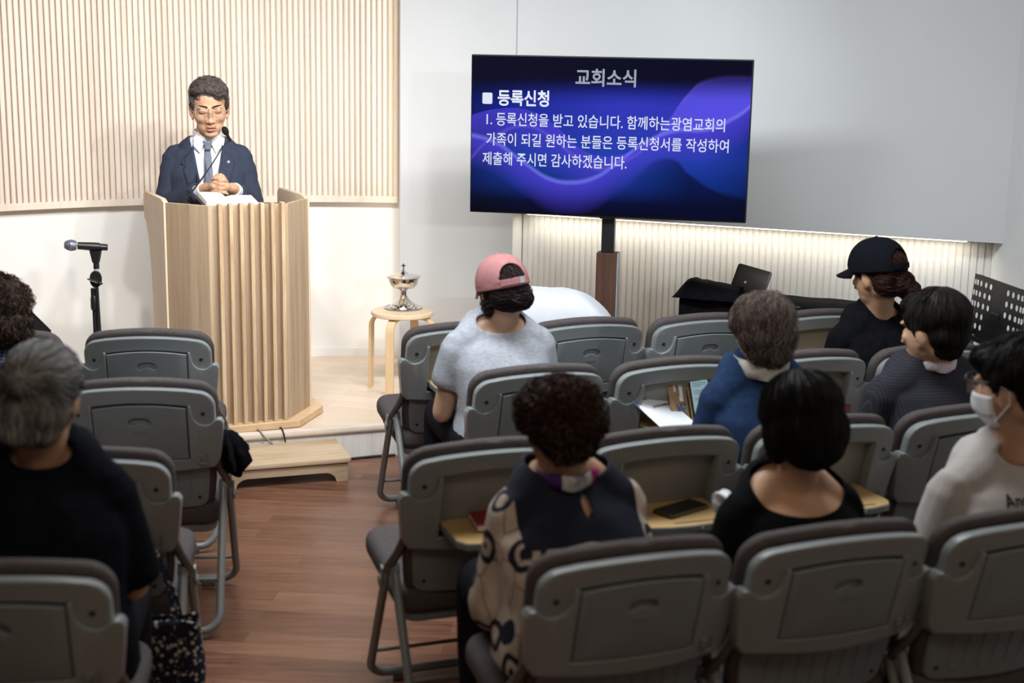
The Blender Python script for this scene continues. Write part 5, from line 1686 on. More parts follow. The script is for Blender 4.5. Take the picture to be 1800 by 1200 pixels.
# 7 pink cap
P7 = seated('person in dusty pink baseball cap and heather grey tee with dark tied hair', (884, 508), 4.78, 20, zsh=zAt(800, 606, 4.7) + 0.025, sw=0.188, hyaw=2, hpitch=-20, hroll=-8, hfwd=0.065, body_dx=-0.01, hs=0.97, skin='skin_pale', seat='B0')
tee_m = mat('heather_grey', (0.5, 0.5, 0.53), 0.9, spec=0.2); t = NT(tee_m)
t.color(t.ramp(t.noise(t.coords('Object', (1, 1, 2.5)), 60, 5, 0.7), [(0.32, (0.31, 0.32, 0.36)), (0.68, (0.46, 0.47, 0.51))]))
upper_clothes(P7, tee_m, 'tee_shirt', inf=0.014, sleeve=0.55, neck=(-0.015, 0.040, 0.098, 0.09, 0.044), folds=0.005, seed=7, sl_r=0.020)
lower_clothes(P7, dark_trousers)
bh = hair_mat('dark_tied_hair', (0.007, 0.004, 0.005), (0.032, 0.018, 0.018))
me = hair_volume(P7, [((0, -0.020, 0.022), (0.080, 0.098, 0.080)), ((0, -0.055, -0.032), (0.077, 0.052, 0.058)), ((0.020, -0.078, -0.058), (0.050, 0.040, 0.034)), ((-0.068, 0.008, -0.035), (0.018, 0.034, 0.055)), ((0.068, 0.004, -0.03), (0.016, 0.03, 0.045))], amp=0.004, fs=30, seed=15)
add_hair(P7, me, bh, st_args=dict(n=900, steps=(6, 10), step=0.010, flow=lambda p, n_: (Vector((0.035, -0.09, -0.062)) - p) + Vector((0.03 * noise.noise(p * 30), 0, 0.03 * noise.noise(p * 30 + Vector((5, 0, 0))))), lift=0.004, r=0.0014, seed=16, jit=0.02, where=lambda c_: c_.z < 0.075))
cap(P7, fabric('dusty_pink_cap', (0.40, 0.175, 0.175), 0.85, 0.10, 70), r=(0.090, 0.110, 0.098), tilt=8, buckle=plain('silver_buckle', (0.7, 0.7, 0.72), 0.25, 0.9, 0.02))

# 8 gingham shirt, far left
P8 = seated('person at left edge with long curly brown hair and blue white gingham shirt', (-4, 548), 4.42, 6, zsh=zAt(20, 634, 4.4) + 0.018, sw=0.172, hyaw=0, hpitch=-10, hfwd=0.05, body_dx=-0.028, hs=0.98, seat='LB0')
gg = mat('gingham', (0.5, 0.5, 0.6), 0.85, spec=0.2); t = NT(gg); v = t.coords(); s3 = t.new('ShaderNodeSeparateXYZ'); t.link(v, s3.inputs[0])
gx = t.math('LESS_THAN', t.math('FRACT', t.math('MULTIPLY', s3.outputs[0], 72)), 0.5); gz = t.math('LESS_THAN', t.math('FRACT', t.math('MULTIPLY', t.math('ADD', s3.outputs[2], t.math('MULTIPLY', s3.outputs[1], 0.5)), 72)), 0.5)
t.color(t.ramp(t.math('MULTIPLY', t.math('ADD', gx, gz), 0.5), [(0.2, (0.66, 0.68, 0.75)), (0.5, (0.17, 0.20, 0.46)), (0.9, (0.015, 0.02, 0.16))]))
upper_clothes(P8, gg, 'shirt', inf=0.016, sleeve=0.8, neck=(-0.01, 0.050, 0.085, 0.085, 0.045), folds=0.004, seed=8)
lower_clothes(P8, dark_trousers)
me = hair_volume(P8, [((0, -0.022, 0.030), (0.104, 0.112, 0.090)), ((0.0, -0.052, -0.035), (0.108, 0.076, 0.070)), ((0.03, -0.052, -0.070), (0.080, 0.058, 0.045))], amp=0.010, fs=24, seed=17)
add_hair(P8, me, hair_mat('long_curly_hair', (0.010, 0.006, 0.004), (0.055, 0.030, 0.018)), st_args=dict(n=1300, steps=(8, 14), step=0.006, flow=lambda p, n_: Vector((0.8 * noise.noise(p * 30), 0.8 * noise.noise(p * 30 + Vector((9, 0, 0))), -0.7)), lift=0.008, r=0.0017, seed=18, jit=0.4, curl=0.0045))

# 9 grey hair
P9 = seated('person with grey hair tied in a small bun and plain dark navy tee', (78, 690), 2.98, 6, zsh=zAt(205, 860, 2.95) + 0.028, sw=0.172, hyaw=-12, hpitch=-12, hfwd=0.06, body_dx=-0.010, hs=0.94, seat='LD1')
upper_clothes(P9, fabric('navy_tee', (0.006, 0.0065, 0.010), 0.92, 0.25, 50), 'tee_shirt', inf=0.018, sleeve=0.92, neck=(-0.01, 0.050, 0.082, 0.085, 0.045), folds=0.005, seed=9, loose=0.04, sl_r=0.022)
lower_clothes(P9, dark_trousers)
gh = hair_mat('grey_hair', (0.026, 0.024, 0.023), (0.34, 0.33, 0.32), 0.5, 40)
me = hair_volume(P9, [((0, -0.016, 0.032), (0.088, 0.108, 0.088)), ((0, -0.050, -0.030), (0.086, 0.062, 0.075)), ((-0.01, -0.050, -0.085), (0.070, 0.048, 0.040)), ((-0.008, -0.110, 0.022), (0.034, 0.024, 0.030))], amp=0.003, fs=30, seed=19)
def p9flow(p, n_):
    c_ = Vector((0.0, -0.12, 0.035))
    return (c_ - p).normalized() if p.z > -0.03 else Vector((0.1 * noise.noise(p * 20), 0, -1))
add_hair(P9, me, gh, st_args=dict(n=3000, steps=(8, 15), step=0.010, flow=p9flow, lift=0.0030, r=0.0009, seed=20, jit=0.06))

# ================================================================== THE PREACHER
PYW = 12                                     # he faces the room, turned a little to the photo's right
pY = 6.62
hcw = atY(368, 187, pY)
Rp = Matrix.Rotation(R(180 + PYW), 3, 'Z')
rootp = hcw - Rp @ Vector((-0.012, 0.075, 0)); rootp.z = ST
hl = Rp.inverted() @ (hcw - rootp)
pzs = zAt(440, 262, pY) - ST - 0.002           # top of shoulders above the stage
Pp = Person()
Mh = Matrix.Translation(hl) @ Matrix.Rotation(R(2), 4, 'Z') @ Matrix.Rotation(R(-11), 4, 'X') @ Matrix.Rotation(R(2), 4, 'Y')
Pp.Mh, Pp.hs = Mh, 1.07
k_ = Pp.hs
sw = 0.182
def stand_rings(inf, zlo=0.74, belly=0.0):
    prof = [(zlo, 0.165, 0.118, -0.005), (zlo + 0.10, 0.158, 0.115, 0.0), (zlo + 0.20, 0.150, 0.110 + belly, 0.008), (pzs - 0.22, 0.162, 0.112 + belly * 0.5, 0.006), (pzs - 0.12, 0.168, 0.108, 0.0), (pzs - 0.05, sw - 0.030, 0.086, -0.004), (pzs - 0.012, sw - 0.062, 0.070, 0.000), (pzs + 0.022, 0.105, 0.058, 0.006), (pzs + 0.05, 0.068, 0.055, 0.016)]
    out = []
    for z, rx, ry, yo in prof:
        out.append([Vector(((rx + inf) * math.copysign(abs(math.cos(2 * PI * i / 32)) ** 0.85, math.cos(2 * PI * i / 32)), yo + (ry + inf) * math.copysign(abs(math.sin(2 * PI * i / 32)) ** 0.85, math.sin(2 * PI * i / 32)), z)) for i in range(32)])
    return out
hw = Rp.inverted() @ (atY(386, 324, pY - 0.235) - rootp)      # the clasped hands
arms = {}
for sx in (-1, 1):
    S = Vector((sx * (sw - 0.042), -0.004, pzs - 0.052)); E_ = Vector((sx * (sw + 0.012), 0.02, pzs - 0.275)); W_ = hw + Vector((sx * 0.060, -0.055, -0.022))
    arms[sx] = (S, E_, W_)
b = MB()
b.rings(stand_rings(0.0))
Pp.zsh = pzs; Pp.yN = 0.015; Pp.sw = sw
add_traps(b, Pp, -0.004, 0.030)
b.capsule([(0, 0.012, pzs - 0.01), (0, 0.03, pzs + 0.05), Mh @ Vector((0, -0.01, -0.05 * k_))], [0.060, 0.056, 0.056], 18)
# head
def Eh(c_, r_, rot=None):
    b.ell(c_, r_, rot, 24, 16, M=Mh @ Matrix.Scale(k_, 4))
Eh((0, -0.012, 0.030), (0.074, 0.092, 0.085)); Eh((0, 0.022, -0.022), (0.069, 0.068, 0.080)); Eh((0, 0.034, -0.072), (0.055, 0.050, 0.042)); Eh((0, 0.058, -0.103), (0.030, 0.023, 0.018))
Eh((0, -0.02, -0.055), (0.060, 0.065, 0.05))
Eh((0, 0.088, -0.014), (0.0095, 0.014, 0.030), (R(-16), 0, 0)); Eh((0, 0.100, -0.040), (0.0135, 0.014, 0.0115))
for sx in (-1, 1):
    Eh((sx * 0.013, 0.093, -0.044), (0.0085, 0.010, 0.008))
    Eh((sx * 0.037, 0.064, -0.030), (0.024, 0.020, 0.022))          # cheeks
    Eh((sx * 0.032, 0.083, 0.018), (0.026, 0.010, 0.008), (0, 0, sx * R(-14)))  # brow ridge
    Eh((sx * 0.032, 0.079, -0.001), (0.0165, 0.011, 0.0095))       # closed lids
    Eh((sx * 0.077, -0.006, -0.018), (0.0075, 0.018, 0.031), (R(-10), 0, sx * R(-22)))
    Eh((sx * 0.0815, -0.010, -0.010), (0.0045, 0.014, 0.022), (R(-10), 0, sx * R(-22)))
    Eh((sx * 0.073, 0.004, -0.046), (0.006, 0.009, 0.011))
Eh((0, 0.083, -0.063), (0.022, 0.010, 0.010)); Eh((0, 0.084, -0.082), (0.019, 0.009, 0.006))
# arms, legs
for sx in (-1, 1):
    S, E_, W_ = arms[sx]
    b.capsule([S, S.lerp(E_, 0.5), E_], [0.048, 0.043, 0.036], 14)
    b.capsule([E_, E_.lerp(W_, 0.4), W_], [0.036, 0.034, 0.025], 12)
    b.capsule([(sx * 0.085, 0, 0.77), (sx * 0.09, 0.01, 0.44), (sx * 0.09, 0.0, 0.09)], [0.085, 0.058, 0.038], 14)
    b.capsule([(sx * 0.09, -0.03, 0.045), (sx * 0.095, 0.08, 0.035), (sx * 0.10, 0.15, 0.026)], [0.036, 0.034, 0.024], 12)
    # palm pressed to the other palm, fingers interlaced over the back of the other hand
    pc = hw + Vector((sx * 0.019, 0.004, 0.0))
    b.capsule([W_, pc + Vector((sx * 0.016, -0.018, -0.016)), pc + Vector((sx * 0.006, 0.014, -0.006))], [0.025, 0.022, 0.019], 12)
    for q in range(4):
        off = 0.0095 if sx > 0 else 0.0
        zf = 0.030 - q * 0.019 - off
        a0 = hw + Vector((sx * 0.017, 0.028 - 0.004 * abs(q - 1), zf))
        a1 = hw + Vector((sx * 0.002, 0.043 - 0.003 * q, zf + 0.006))
        a2 = hw + Vector((-sx * 0.022, 0.034 - 0.003 * q, zf + 0.001))
        a3 = hw + Vector((-sx * 0.034, 0.016, zf - 0.005))
        b.capsule([a0, a1, a2, a3], [0.0080, 0.0078, 0.0072, 0.0064], 8)
    t0 = hw + Vector((sx * 0.022, -0.002, 0.022)); t1 = hw + Vector((sx * 0.012, 0.020, 0.040)); t2 = hw + Vector((-sx * 0.006, 0.034, 0.040 + 0.006 * sx))
    b.capsule([t0, t1, t2], [0.0125, 0.0105, 0.0085], 8)
me = remesh(b.mesh(), 0.0033, 1, 0.4)
po = link('person', me, MT['skin'], None, 60)
po.matrix_world = Matrix.Translation(rootp) @ Matrix.Rotation(R(180 + PYW), 4, 'Z')
tag(po, 'preacher in dark navy suit and grey tie standing behind the lectern, hands clasped', 'person')
Pp.o = po
SKP = MT['skin']
# trousers and shoes
b = MB()
for sx in (-1, 1):
    b.capsule([(sx * 0.085, 0, 0.78), (sx * 0.09, 0.01, 0.44), (sx * 0.09, 0.0, 0.10)], [0.10, 0.075, 0.062], 14)
b.ell((0, 0, 0.80), (0.175, 0.13, 0.10))
navy = fabric('navy_suit', (0.030, 0.037, 0.060), 0.85, 0.12, 90, 0.2)
link('trousers', remesh(b.mesh(), 0.010, 3), navy, po, 60)
for sx in (-1, 1):
    b = MB(); b.capsule([(sx * 0.09, -0.035, 0.042), (sx * 0.095, 0.08, 0.04), (sx * 0.10, 0.165, 0.032)], [0.045, 0.045, 0.036], 14)
    me = b.mesh(); warp(me, lambda c_: Vector((c_.x, c_.y, max(c_.z, 0.001))))
    link('shoe', me, plain('black_leather', (0.012, 0.011, 0.011), 0.3), po, 60)
# white shirt
shirt = fabric('white_shirt', (0.66, 0.67, 0.72), 0.8, 0.03, 40, 0.1)
b = MB(); b.rings(stand_rings(0.008)); me = remesh(b.mesh(), 0.007, 2)
neckc = Vector((0, 0.03, pzs + 0.075))
cut(me, lambda c_: (c_ - neckc).length < 0.052)
even_rims(me)
so_ = link('shirt', me, shirt, po, 60)
# jacket with an open front
b = MB(); b.rings(stand_rings(0.020, 0.66, 0.004))
for sx in (-1, 1):
    S, E_, W_ = arms[sx]
    b.capsule([S, S.lerp(E_, 0.5), E_], [0.066, 0.061, 0.057], 16)
    e2 = E_.lerp(W_, 0.80)
    b.capsule([E_, E_.lerp(W_, 0.45), e2], [0.056, 0.051, 0.042], 14)
    b.ell((sx * (sw - 0.075), -0.002, pzs - 0.026), (0.085, 0.075, 0.036), (0, R(sx * 17), 0))
me = remesh(b.mesh(), 0.0055, 4)
me.update()
def sfold(co, n_):
    a_ = noise.noise(Vector((co.x * 10, co.y * 10, co.z * 5)))
    ar = min(1, max(0, (abs(co.x) - 0.13) / 0.06))
    w_ = noise.noise(Vector((co.x * 8, co.y * 14, co.z * 30 + co.x * 14)))
    return 0.003 * a_ + ar * 0.0055 * w_
displace(me, sfold)
vbot = pzs - 0.34
def vopen(c_):
    if c_.y < 0.0: 
        return (c_ - Vector((0, 0.012, pzs + 0.065))).length < 0.080
    wv_ = 0.075 * (c_.z - vbot) / (pzs + 0.02 - vbot)
    return c_.z > vbot and abs(c_.x) < max(0.004, wv_) and c_.y > 0.02 or (c_ - Vector((0, 0.012, pzs + 0.065))).length < 0.080
cut(me, vopen)
for sx in (-1, 1):
    S, E_, W_ = arms[sx]; e2 = E_.lerp(W_, 0.80); d_ = (W_ - E_).normalized()
    cut(me, lambda c_: (c_ - e2).dot(d_) > 0.012 and (c_ - e2).length < 0.09)
even_rims(me)
jk = link('jacket', me, navy, po, 60)
s_ = jk.modifiers.new('t', 'SOLIDIFY'); s_.thickness = 0.004; s_.offset = 1
for sx in (-1, 1):          # shirt cuffs
    S, E_, W_ = arms[sx]
    b = MB(); b.tube([E_.lerp(W_, 0.76), E_.lerp(W_, 0.93)], [0.034, 0.032], 16); link('shirt_cuff', b.mesh(), shirt, po, 40)
bj = bmesh.new(); bj.from_mesh(me); bvhj = BVHTree.FromBMesh(bj)
bs = bmesh.new(); bs.from_mesh(so_.data); bvhs = BVHTree.FromBMesh(bs)
def drape(poly, bv, off, n=10, fallback=0.11):
    """lay an x,z outline onto the front of a garment with a real thickness"""
    b_ = bmesh.new()
    f_ = b_.faces.new([b_.verts.new(Vector((x, 0, z))) for x, z in poly])
    bmesh.ops.triangulate(b_, faces=[f_])
    for _ in range(3):
        bmesh.ops.subdivide_edges(b_, edges=[e for e in b_.edges if e.calc_length() > 0.016], cuts=1)
        bmesh.ops.triangulate(b_, faces=b_.faces[:])
    last = None
    for v_ in b_.verts:
        h_ = bv.ray_cast(Vector((v_.co.x, 0.6, v_.co.z)), Vector((0, -1, 0)))
        y = h_[0].y if h_[0] is not None else None
        v_.co.y = y if y is not None else -99
    ok_ = [v_.co.copy() for v_ in b_.verts if v_.co.y > -1]
    for v_ in b_.verts:
        if v_.co.y < -1 or v_.co.y < 0.0:
            c_ = [o_ for o_ in ok_ if o_.y > 0.0]
            v_.co.y = min(c_, key=lambda q: (q.x - v_.co.x) ** 2 + (q.z - v_.co.z) ** 2).y if c_ else fallback
        v_.co.y += off
    bmesh.ops.recalc_face_normals(b_, faces=b_.faces)
    m_ = bpy.data.meshes.new('d'); b_.to_mesh(m_); b_.free()
    if m_.polygons[0].normal.y < 0:
        m_.flip_normals()
    return m_
for sx in (-1, 1):
    z0 = pzs + 0.035; 
    lap = [(sx * 0.066, z0 - 0.012), (sx * 0.078, z0 - 0.045), (sx * 0.105, z0 - 0.070), (sx * 0.123, z0 - 0.105), (sx * 0.098, z0 - 0.112), (sx * 0.112, z0 - 0.128), (sx * 0.085, z0 - 0.23), (sx * 0.030, vbot - 0.012), (sx * 0.004, vbot - 0.02), (sx * 0.004, vbot + 0.02), (sx * 0.060, z0 - 0.06)]
    lo_ = link('lapel', drape(lap if sx > 0 else lap[::-1], bvhj, 0.006), navy, jk, 60)
    s_ = lo_.modifiers.new('t', 'SOLIDIFY'); s_.thickness = 0.004; s_.offset = 1
    U_ = 0.020
    col_ = [(sx * 0.010, pzs + 0.016 + U_), (sx * 0.036, pzs - 0.040 + U_), (sx * 0.064, pzs - 0.012 + U_), (sx * 0.064, pzs + 0.030 + U_), (sx * 0.048, pzs + 0.045 + U_), (sx * 0.030, pzs + 0.032 + U_)]
    co_ = link('collar', drape(col_ if sx > 0 else col_[::-1], bvhs, 0.010), shirt, so_, 60)
    s_ = co_.modifiers.new('t', 'SOLIDIFY'); s_.thickness = 0.003; s_.offset = 1
b = MB(); rr = []
for i in range(28):
    a_ = 2 * PI * i / 28
    rr.append([Vector(((0.0605 + dr) * math.cos(a_), 0.022 + (0.061 + dr) * math.sin(a_), pzs + 0.012 + z - 0.015 * max(0, math.sin(a_)))) for dr, z in ((0.006, 0.02), (0.000, 0.075), (0.003, 0.075), (0.010, 0.02))])
rr.append(rr[0]); b.rings(rr, False)
link('collar_band', b.mesh(), shirt, so_, 60)
tie_m = fabric('grey_tie', (0.13, 0.14, 0.18), 0.6, 0.15, 120, 0.2)
tie = [(-0.011, pzs), (0.011, pzs), (0.016, pzs - 0.04), (0.026, pzs - 0.20), (0.028, vbot - 0.03), (-0.028, vbot - 0.03), (-0.026, pzs - 0.20), (-0.016, pzs - 0.04)]
to_ = link('tie', drape(tie, bvhs, 0.006), tie_m, so_, 60)
s_ = to_.modifiers.new('t', 'SOLIDIFY'); s_.thickness = 0.005; s_.offset = 1
kn = [(-0.021, pzs + 0.038), (0.021, pzs + 0.038), (0.012, pzs - 0.006), (-0.012, pzs - 0.006)]
ko_ = link('tie_knot', drape(kn, bvhs, 0.012), tie_m, so_, 60)
s_ = ko_.modifiers.new('t', 'SOLIDIFY'); s_.thickness = 0.010; s_.offset = 1
hp = bvhj.ray_cast(Vector((-0.092, 0.6, pzs - 0.058)), Vector((0, -1, 0)))
if hp[0] is not None:
    b = MB(); b.ell(hp[0] + Vector((0, 0.013, 0)), (0.0065, 0.003, 0.0065), n=14, m=8); link('lapel_pin', b.mesh(), plain('pin_enamel', (0.7, 0.68, 0.6), 0.25, 0.5), jk)
bj.free(); bs.free()
# face details
Mk = Mh @ Matrix.Scale(k_, 4)
bh_ = bmesh.new(); bh_.from_mesh(po.data); bvh_face = BVHTree.FromBMesh(bh_)
def onface(x, z, off=0.001):
    """point of the face surface in person space under head coordinates x, z"""
    o_ = Mk @ Vector((x, 0.25, z)); d_ = (Mk.to_3x3() @ Vector((0, -1, 0))).normalized()
    h_ = bvh_face.ray_cast(o_, d_)
    return (h_[0] - d_ * off) if h_[0] is not None else Mk @ Vector((x, 0.085, z))
hm = hair_mat('salt_pepper_hair', (0.030, 0.023, 0.021), (0.150, 0.120, 0.110), 0.55, 60)
for sx in (-1, 1):
    pts = [onface(sx * (0.011 + 0.040 * q / 8), 0.0185 + 0.0050 * math.sin(q / 8 * 2.1), 0.0004) for q in range(9)]
    for _ in range(3):
        pts = [pts[0]] + [(pts[q - 1] + pts[q] * 2 + pts[q + 1]) / 4 for q in range(1, 8)] + [pts[8]]
    b = MB(); b.tube(pts, [0.0026, 0.0036, 0.0040, 0.0041, 0.0040, 0.0037, 0.0032, 0.0024, 0.0013], 8); link('eyebrow', b.mesh(), hair_mat('brow_hair', (0.02, 0.015, 0.014), (0.06, 0.045, 0.04)), po, 60)
    pts = [onface(sx * (0.0165 + 0.031 * q / 8), -0.0055 - 0.0035 * math.sin(PI * q / 8), 0.0004) for q in range(9)]
    b = MB(); b.tube(pts, [0.0006, 0.0011, 0.0013, 0.0014, 0.0014, 0.0014, 0.0013, 0.0012, 0.0008], 6); link('eyelashes', b.mesh(), MT['black'], po, 60)
def lip(rows, nm, m_):
    b_ = MB(); vs = []; n_ = 13
    for zt_r in rows:
        for q in range(n_):
            s__ = -1 + 2 * q / (n_ - 1)
            vs.append(onface(s__ * 0.0215, zt_r(s__), 0.0013))
    b_.add(vs, [(r_ * n_ + q, r_ * n_ + q + 1, (r_ + 1) * n_ + q + 1, (r_ + 1) * n_ + q) for r_ in range(len(rows) - 1) for q in range(n_ - 1)])
    o_ = link(nm, b_.mesh(), m_, po, 60); s__ = o_.modifiers.new('t', 'SOLIDIFY'); s__.thickness = 0.002; s__.offset = 0
lip([lambda s_: -0.0665 - 0.006 * s_ * s_ + 0.0, lambda s_: -0.0715 - 0.003 * s_ * s_, lambda s_: -0.0735 - 0.002 * s_ * s_], 'upper_lip', MT['lips'])
lip([lambda s_: -0.0745 - 0.0005 * s_ * s_, lambda s_: -0.0765, lambda s_: -0.0775 + 0.001 * s_ * s_], 'mouth_opening', plain('mouth_inside', (0.07, 0.02, 0.018), 0.5))
lip([lambda s_: -0.0785 + 0.002 * s_ * s_, lambda s_: -0.0825 + 0.004 * s_ * s_, lambda s_: -0.0865 + 0.009 * s_ * s_], 'lower_lip', MT['lips'])
bh_.free()
g_ = glasses(Pp, plain('clear_frame', (0.75, 0.73, 0.70), 0.15, 0.6, 0.02), 0.0275, 0.0215, -0.006, 0.106, 0.0009)
# hair: short sides, swept fuller top
def noface(c_):
    c_ = c_ / k_
    return False
me = hair_volume(Pp, [((0, -0.024, 0.048), (0.082, 0.094, 0.076)), ((0, -0.055, -0.010), (0.077, 0.056, 0.062)), ((-0.026, 0.054, 0.082), (0.052, 0.036, 0.026)), ((0.030, 0.034, 0.084), (0.046, 0.036, 0.026)), ((-0.070, 0.012, 0.030), (0.012, 0.022, 0.040)), ((0.070, 0.012, 0.030), (0.012, 0.022, 0.040)), ((-0.040, 0.072, 0.066), (0.028, 0.018, 0.016))], vox=0.0045, amp=0.004, fs=34, seed=21)
add_hair(Pp, me, hm, st_args=dict(n=2200, steps=(5, 9), step=0.008, flow=lambda p, n_: (Vector((-0.5, 0.55, -0.1)) if p.y > -0.01 and p.z > 0.04 else Vector((0, -0.2, -1))) + Vector((0.5 * noise.noise(p * 30), 0.5 * noise.noise(p * 30 + Vector((9, 0, 0))), 0)), lift=0.005, r=0.0009, seed=22, jit=0.3))

# ================================================================== THINGS ON AND AROUND THE CHAIRS
def on_tray(key, x, y, rz=0.0, dz=0.0006):
    o_, a = CH[key]
    p = seat_pt(key, x, y, TZ + dz)
    return p, a + rz

# red book
p, a = on_tray('C0', -0.005, -0.062, R(-6))
rb_ = thing('red_book', 'red hardcover book lying on the wooden tablet at the aisle', 'book', p, a)
red = plain('red_cover', (0.30, 0.018, 0.016), 0.5, var=0.08)
b = MB(); b.box((0, 0, 0.0012), (0.110, 0.125, 0.0024)); b.box((0, 0, 0.0186), (0.110, 0.125, 0.0024)); b.box((0.054, 0, 0.0099), (0.003, 0.125, 0.0198))
link('cover', bevel(b.mesh(), 0.0008, 1), red, rb_, 'flat')
b = MB(); b.box((-0.001, 0, 0.0099), (0.104, 0.119, 0.0148)); link('pages', b.mesh(), plain('cream_pages', (0.74, 0.70, 0.62), 0.7), rb_, 'flat')

def phone(name, label, p, a, case=None, w=0.074, l=0.155, on=False):
    t_ = thing(name, label, 'phone', p, a)
    link('case', hplate([rrect(w / 2, -l / 2, l / 2, 0.010)], 0, 0.010, 0.003, 2), case or MT['black'], t_)
    link('screen', hplate([rrect(w / 2 - 0.003, -l / 2 + 0.003, l / 2 - 0.003, 0.008)], 0.0098, 0.0106, 0.0003, 1), plain('dark_glass', (0.006, 0.006, 0.007), 0.08, var=0.0), t_)
    return t_
p, a = on_tray('C1', 0.025, -0.085, R(-68))
phone('mobile_phone', 'black mobile phone lying face up on the wooden tablet', p, a, plain('bronze_case', (0.10, 0.075, 0.045), 0.3, 0.6))

# leaflet and phone wallet on the tablet of the second chair in row two
p, a = on_tray('B1', -0.072, -0.100, R(20), 0.040)
lf = thing('leaflet', 'white printed leaflet with blue corner on the tablet under the tan wallet', 'leaflet', p, a)
lf.rotation_euler = (R(24), 0, a)
b = MB(); rr = []
for i in range(9):
    x = -0.075 + 0.15 * i / 8; z = 0.001 + 0.006 * (i / 8 - 0.5) ** 2
    rr.append([Vector((x, -0.095, z)), Vector((x, 0.095, z)), Vector((x, 0.095, z + 0.0006)), Vector((x, -0.095, z + 0.0006))])
b.rings(rr); link('sheet', b.mesh(), MT['white_paper'], lf, 'flat')
blue = plain('print_blue', (0.030, 0.11, 0.42), 0.6)
me = plate([[(-0.0745, 0.094), (-0.030, 0.094)] + [(-0.036 - 0.0385 * math.sin(R(9 * i)), 0.094 - 0.048 * (1 - math.cos(R(9 * i)))) for i in range(0, 11)]], -0.0002, 0.0002, 0.00005)
me.transform(Matrix(((1, 0, 0, 0), (0, 0, 1, 0), (0, -1, 0, 0), (0, 0, 0, 1)))); me.transform(Matrix.Scale(-1, 4, (0, 1, 0)) if sum(v_.co.y for v_ in me.vertices) < 0 else Matrix())
me.transform(Matrix.Translation((0, 0, 0.0038)))
link('blue_corner', me, blue, lf, 'flat')
b = MB(); b.lathe([(0.001, 0), (0.007, 0), (0.007, 0.0003), (0.001, 0.0003)], 16, (-0.058, 0.082, 0.0040)); link('gold_emblem', b.mesh(), plain('print_gold', (0.55, 0.38, 0.08), 0.5), lf, 'flat')
tm = text_mesh('함께하는광염교회', 0.0125, 0.0003, 0.085); tm.transform(Matrix.Translation((-0.020, 0.048, 0.0042)))
link('printed_title', tm, plain('ink', (0.03, 0.03, 0.04), 0.6), lf, 'flat')
b = MB(); b.box((0.02, 0.036, 0.0036), (0.10, 0.0007, 0.0002))
for i in range(12):
    b.box((0.0 , 0.022 - i * 0.0085, 0.0034), (0.13, 0.0010, 0.0002))
link('printed_lines', b.mesh(), plain('ink_grey', (0.58, 0.59, 0.63), 0.6), lf, 'flat')

o_, a = CH['B1']
pw = at(1216, 742, TZ + 0.006)
wl = thing('phone_wallet', 'open tan leather phone wallet with lit phone leaning in the chair back', 'phone wallet', pw, a)
wl.rotation_euler = (R(67), 0, a + R(2))
tan = plain('tan_leather', (0.34, 0.21, 0.10), 0.6, var=0.12, scale=60)
link('left_flap', hplate([rrect(0.036, 0, 0.165, 0.010)], 0, 0.006, 0.002, 2), tan, wl)
ch_ = [c_ for c_ in wl.children][0]; ch_.location = (-0.040, 0, 0); ch_.rotation_euler = (0, R(8), 0)
link('right_flap', hplate([rrect(0.040, 0, 0.165, 0.010)], 0, 0.005, 0.002, 2), tan, wl).location = (0.040, 0, 0)
link('phone', hplate([rrect(0.037, 0.004, 0.160, 0.009)], 0.005, 0.014, 0.003, 2), MT['black'], wl).location = (0.042, 0, 0)
scm = mat('phone_screen', (0.02, 0.02, 0.02), 0.2, emit=(0.42, 0.62, 0.68), estr=0.55)
link('phone_screen', hplate([[(-0.033, 0.010), (0.033, 0.010), (0.033, 0.138), (-0.033, 0.138)]], 0.0138, 0.0146, 0.0002, 1), scm, wl).location = (0.042, 0, 0)
b = MB()
for i, (ww, y) in enumerate([(0.052, 0.130), (0.050, 0.124), (0.030, 0.118), (0.050, 0.104), (0.048, 0.098), (0.044, 0.092), (0.046, 0.078), (0.05, 0.072)]):
    b.box((0.042 - (0.052 - ww) / 2, y, 0.0149), (ww, 0.0016, 0.0004))
link('screen_text', b.mesh(), plain('screen_ink', (0.05, 0.07, 0.08), 0.6), wl, 'flat')
for (x, y, w_, h_, m_) in ((-0.056, 0.128, 0.018, 0.044, 'white_paper'), (-0.028, 0.118, 0.012, 0.060, 'white_paper'), (-0.030, 0.082, 0.014, 0.018, 'white_paper')):
    b = MB(); b.box((x, y, 0.0075), (w_, h_, 0.001)); link('card', b.mesh(), MT[m_], wl, 'flat')
b = MB(); b.box((-0.038, 0.040, 0.0075), (0.044, 0.052, 0.001)); 
phm = mat('photo_card', (0.1, 0.1, 0.13), 0.35); t = NT(phm)
t.color(t.ramp(t.noise(t.coords(), 70, 3), [(0.35, (0.02, 0.025, 0.04)), (0.55, (0.12, 0.13, 0.18)), (0.75, (0.55, 0.42, 0.36))])); link('photo_card', b.mesh(), phm, wl, 'flat')

# leaflet on the pink capped person's tablet
p, a = on_tray('A0', 0.035, -0.10, R(-10))
l2 = thing('leaflet', 'small white leaflet on the tablet in front of the pink capped person', 'leaflet', p, a)
b = MB(); b.box((0, 0, 0.0012), (0.12, 0.15, 0.0016)); link('sheet', b.mesh(), MT['white_paper'], l2, 'flat')
b = MB(); b.box((-0.045, 0.06, 0.0022), (0.026, 0.020, 0.0004)); link('blue_corner', b.mesh(), blue, l2, 'flat')
b = MB()
for i in range(9): b.box((0.0, 0.04 - i * 0.011, 0.0022), (0.09, 0.0012, 0.0003))
link('printed_lines', b.mesh(), plain('ink_grey2', (0.30, 0.31, 0.36), 0.6), l2, 'flat')

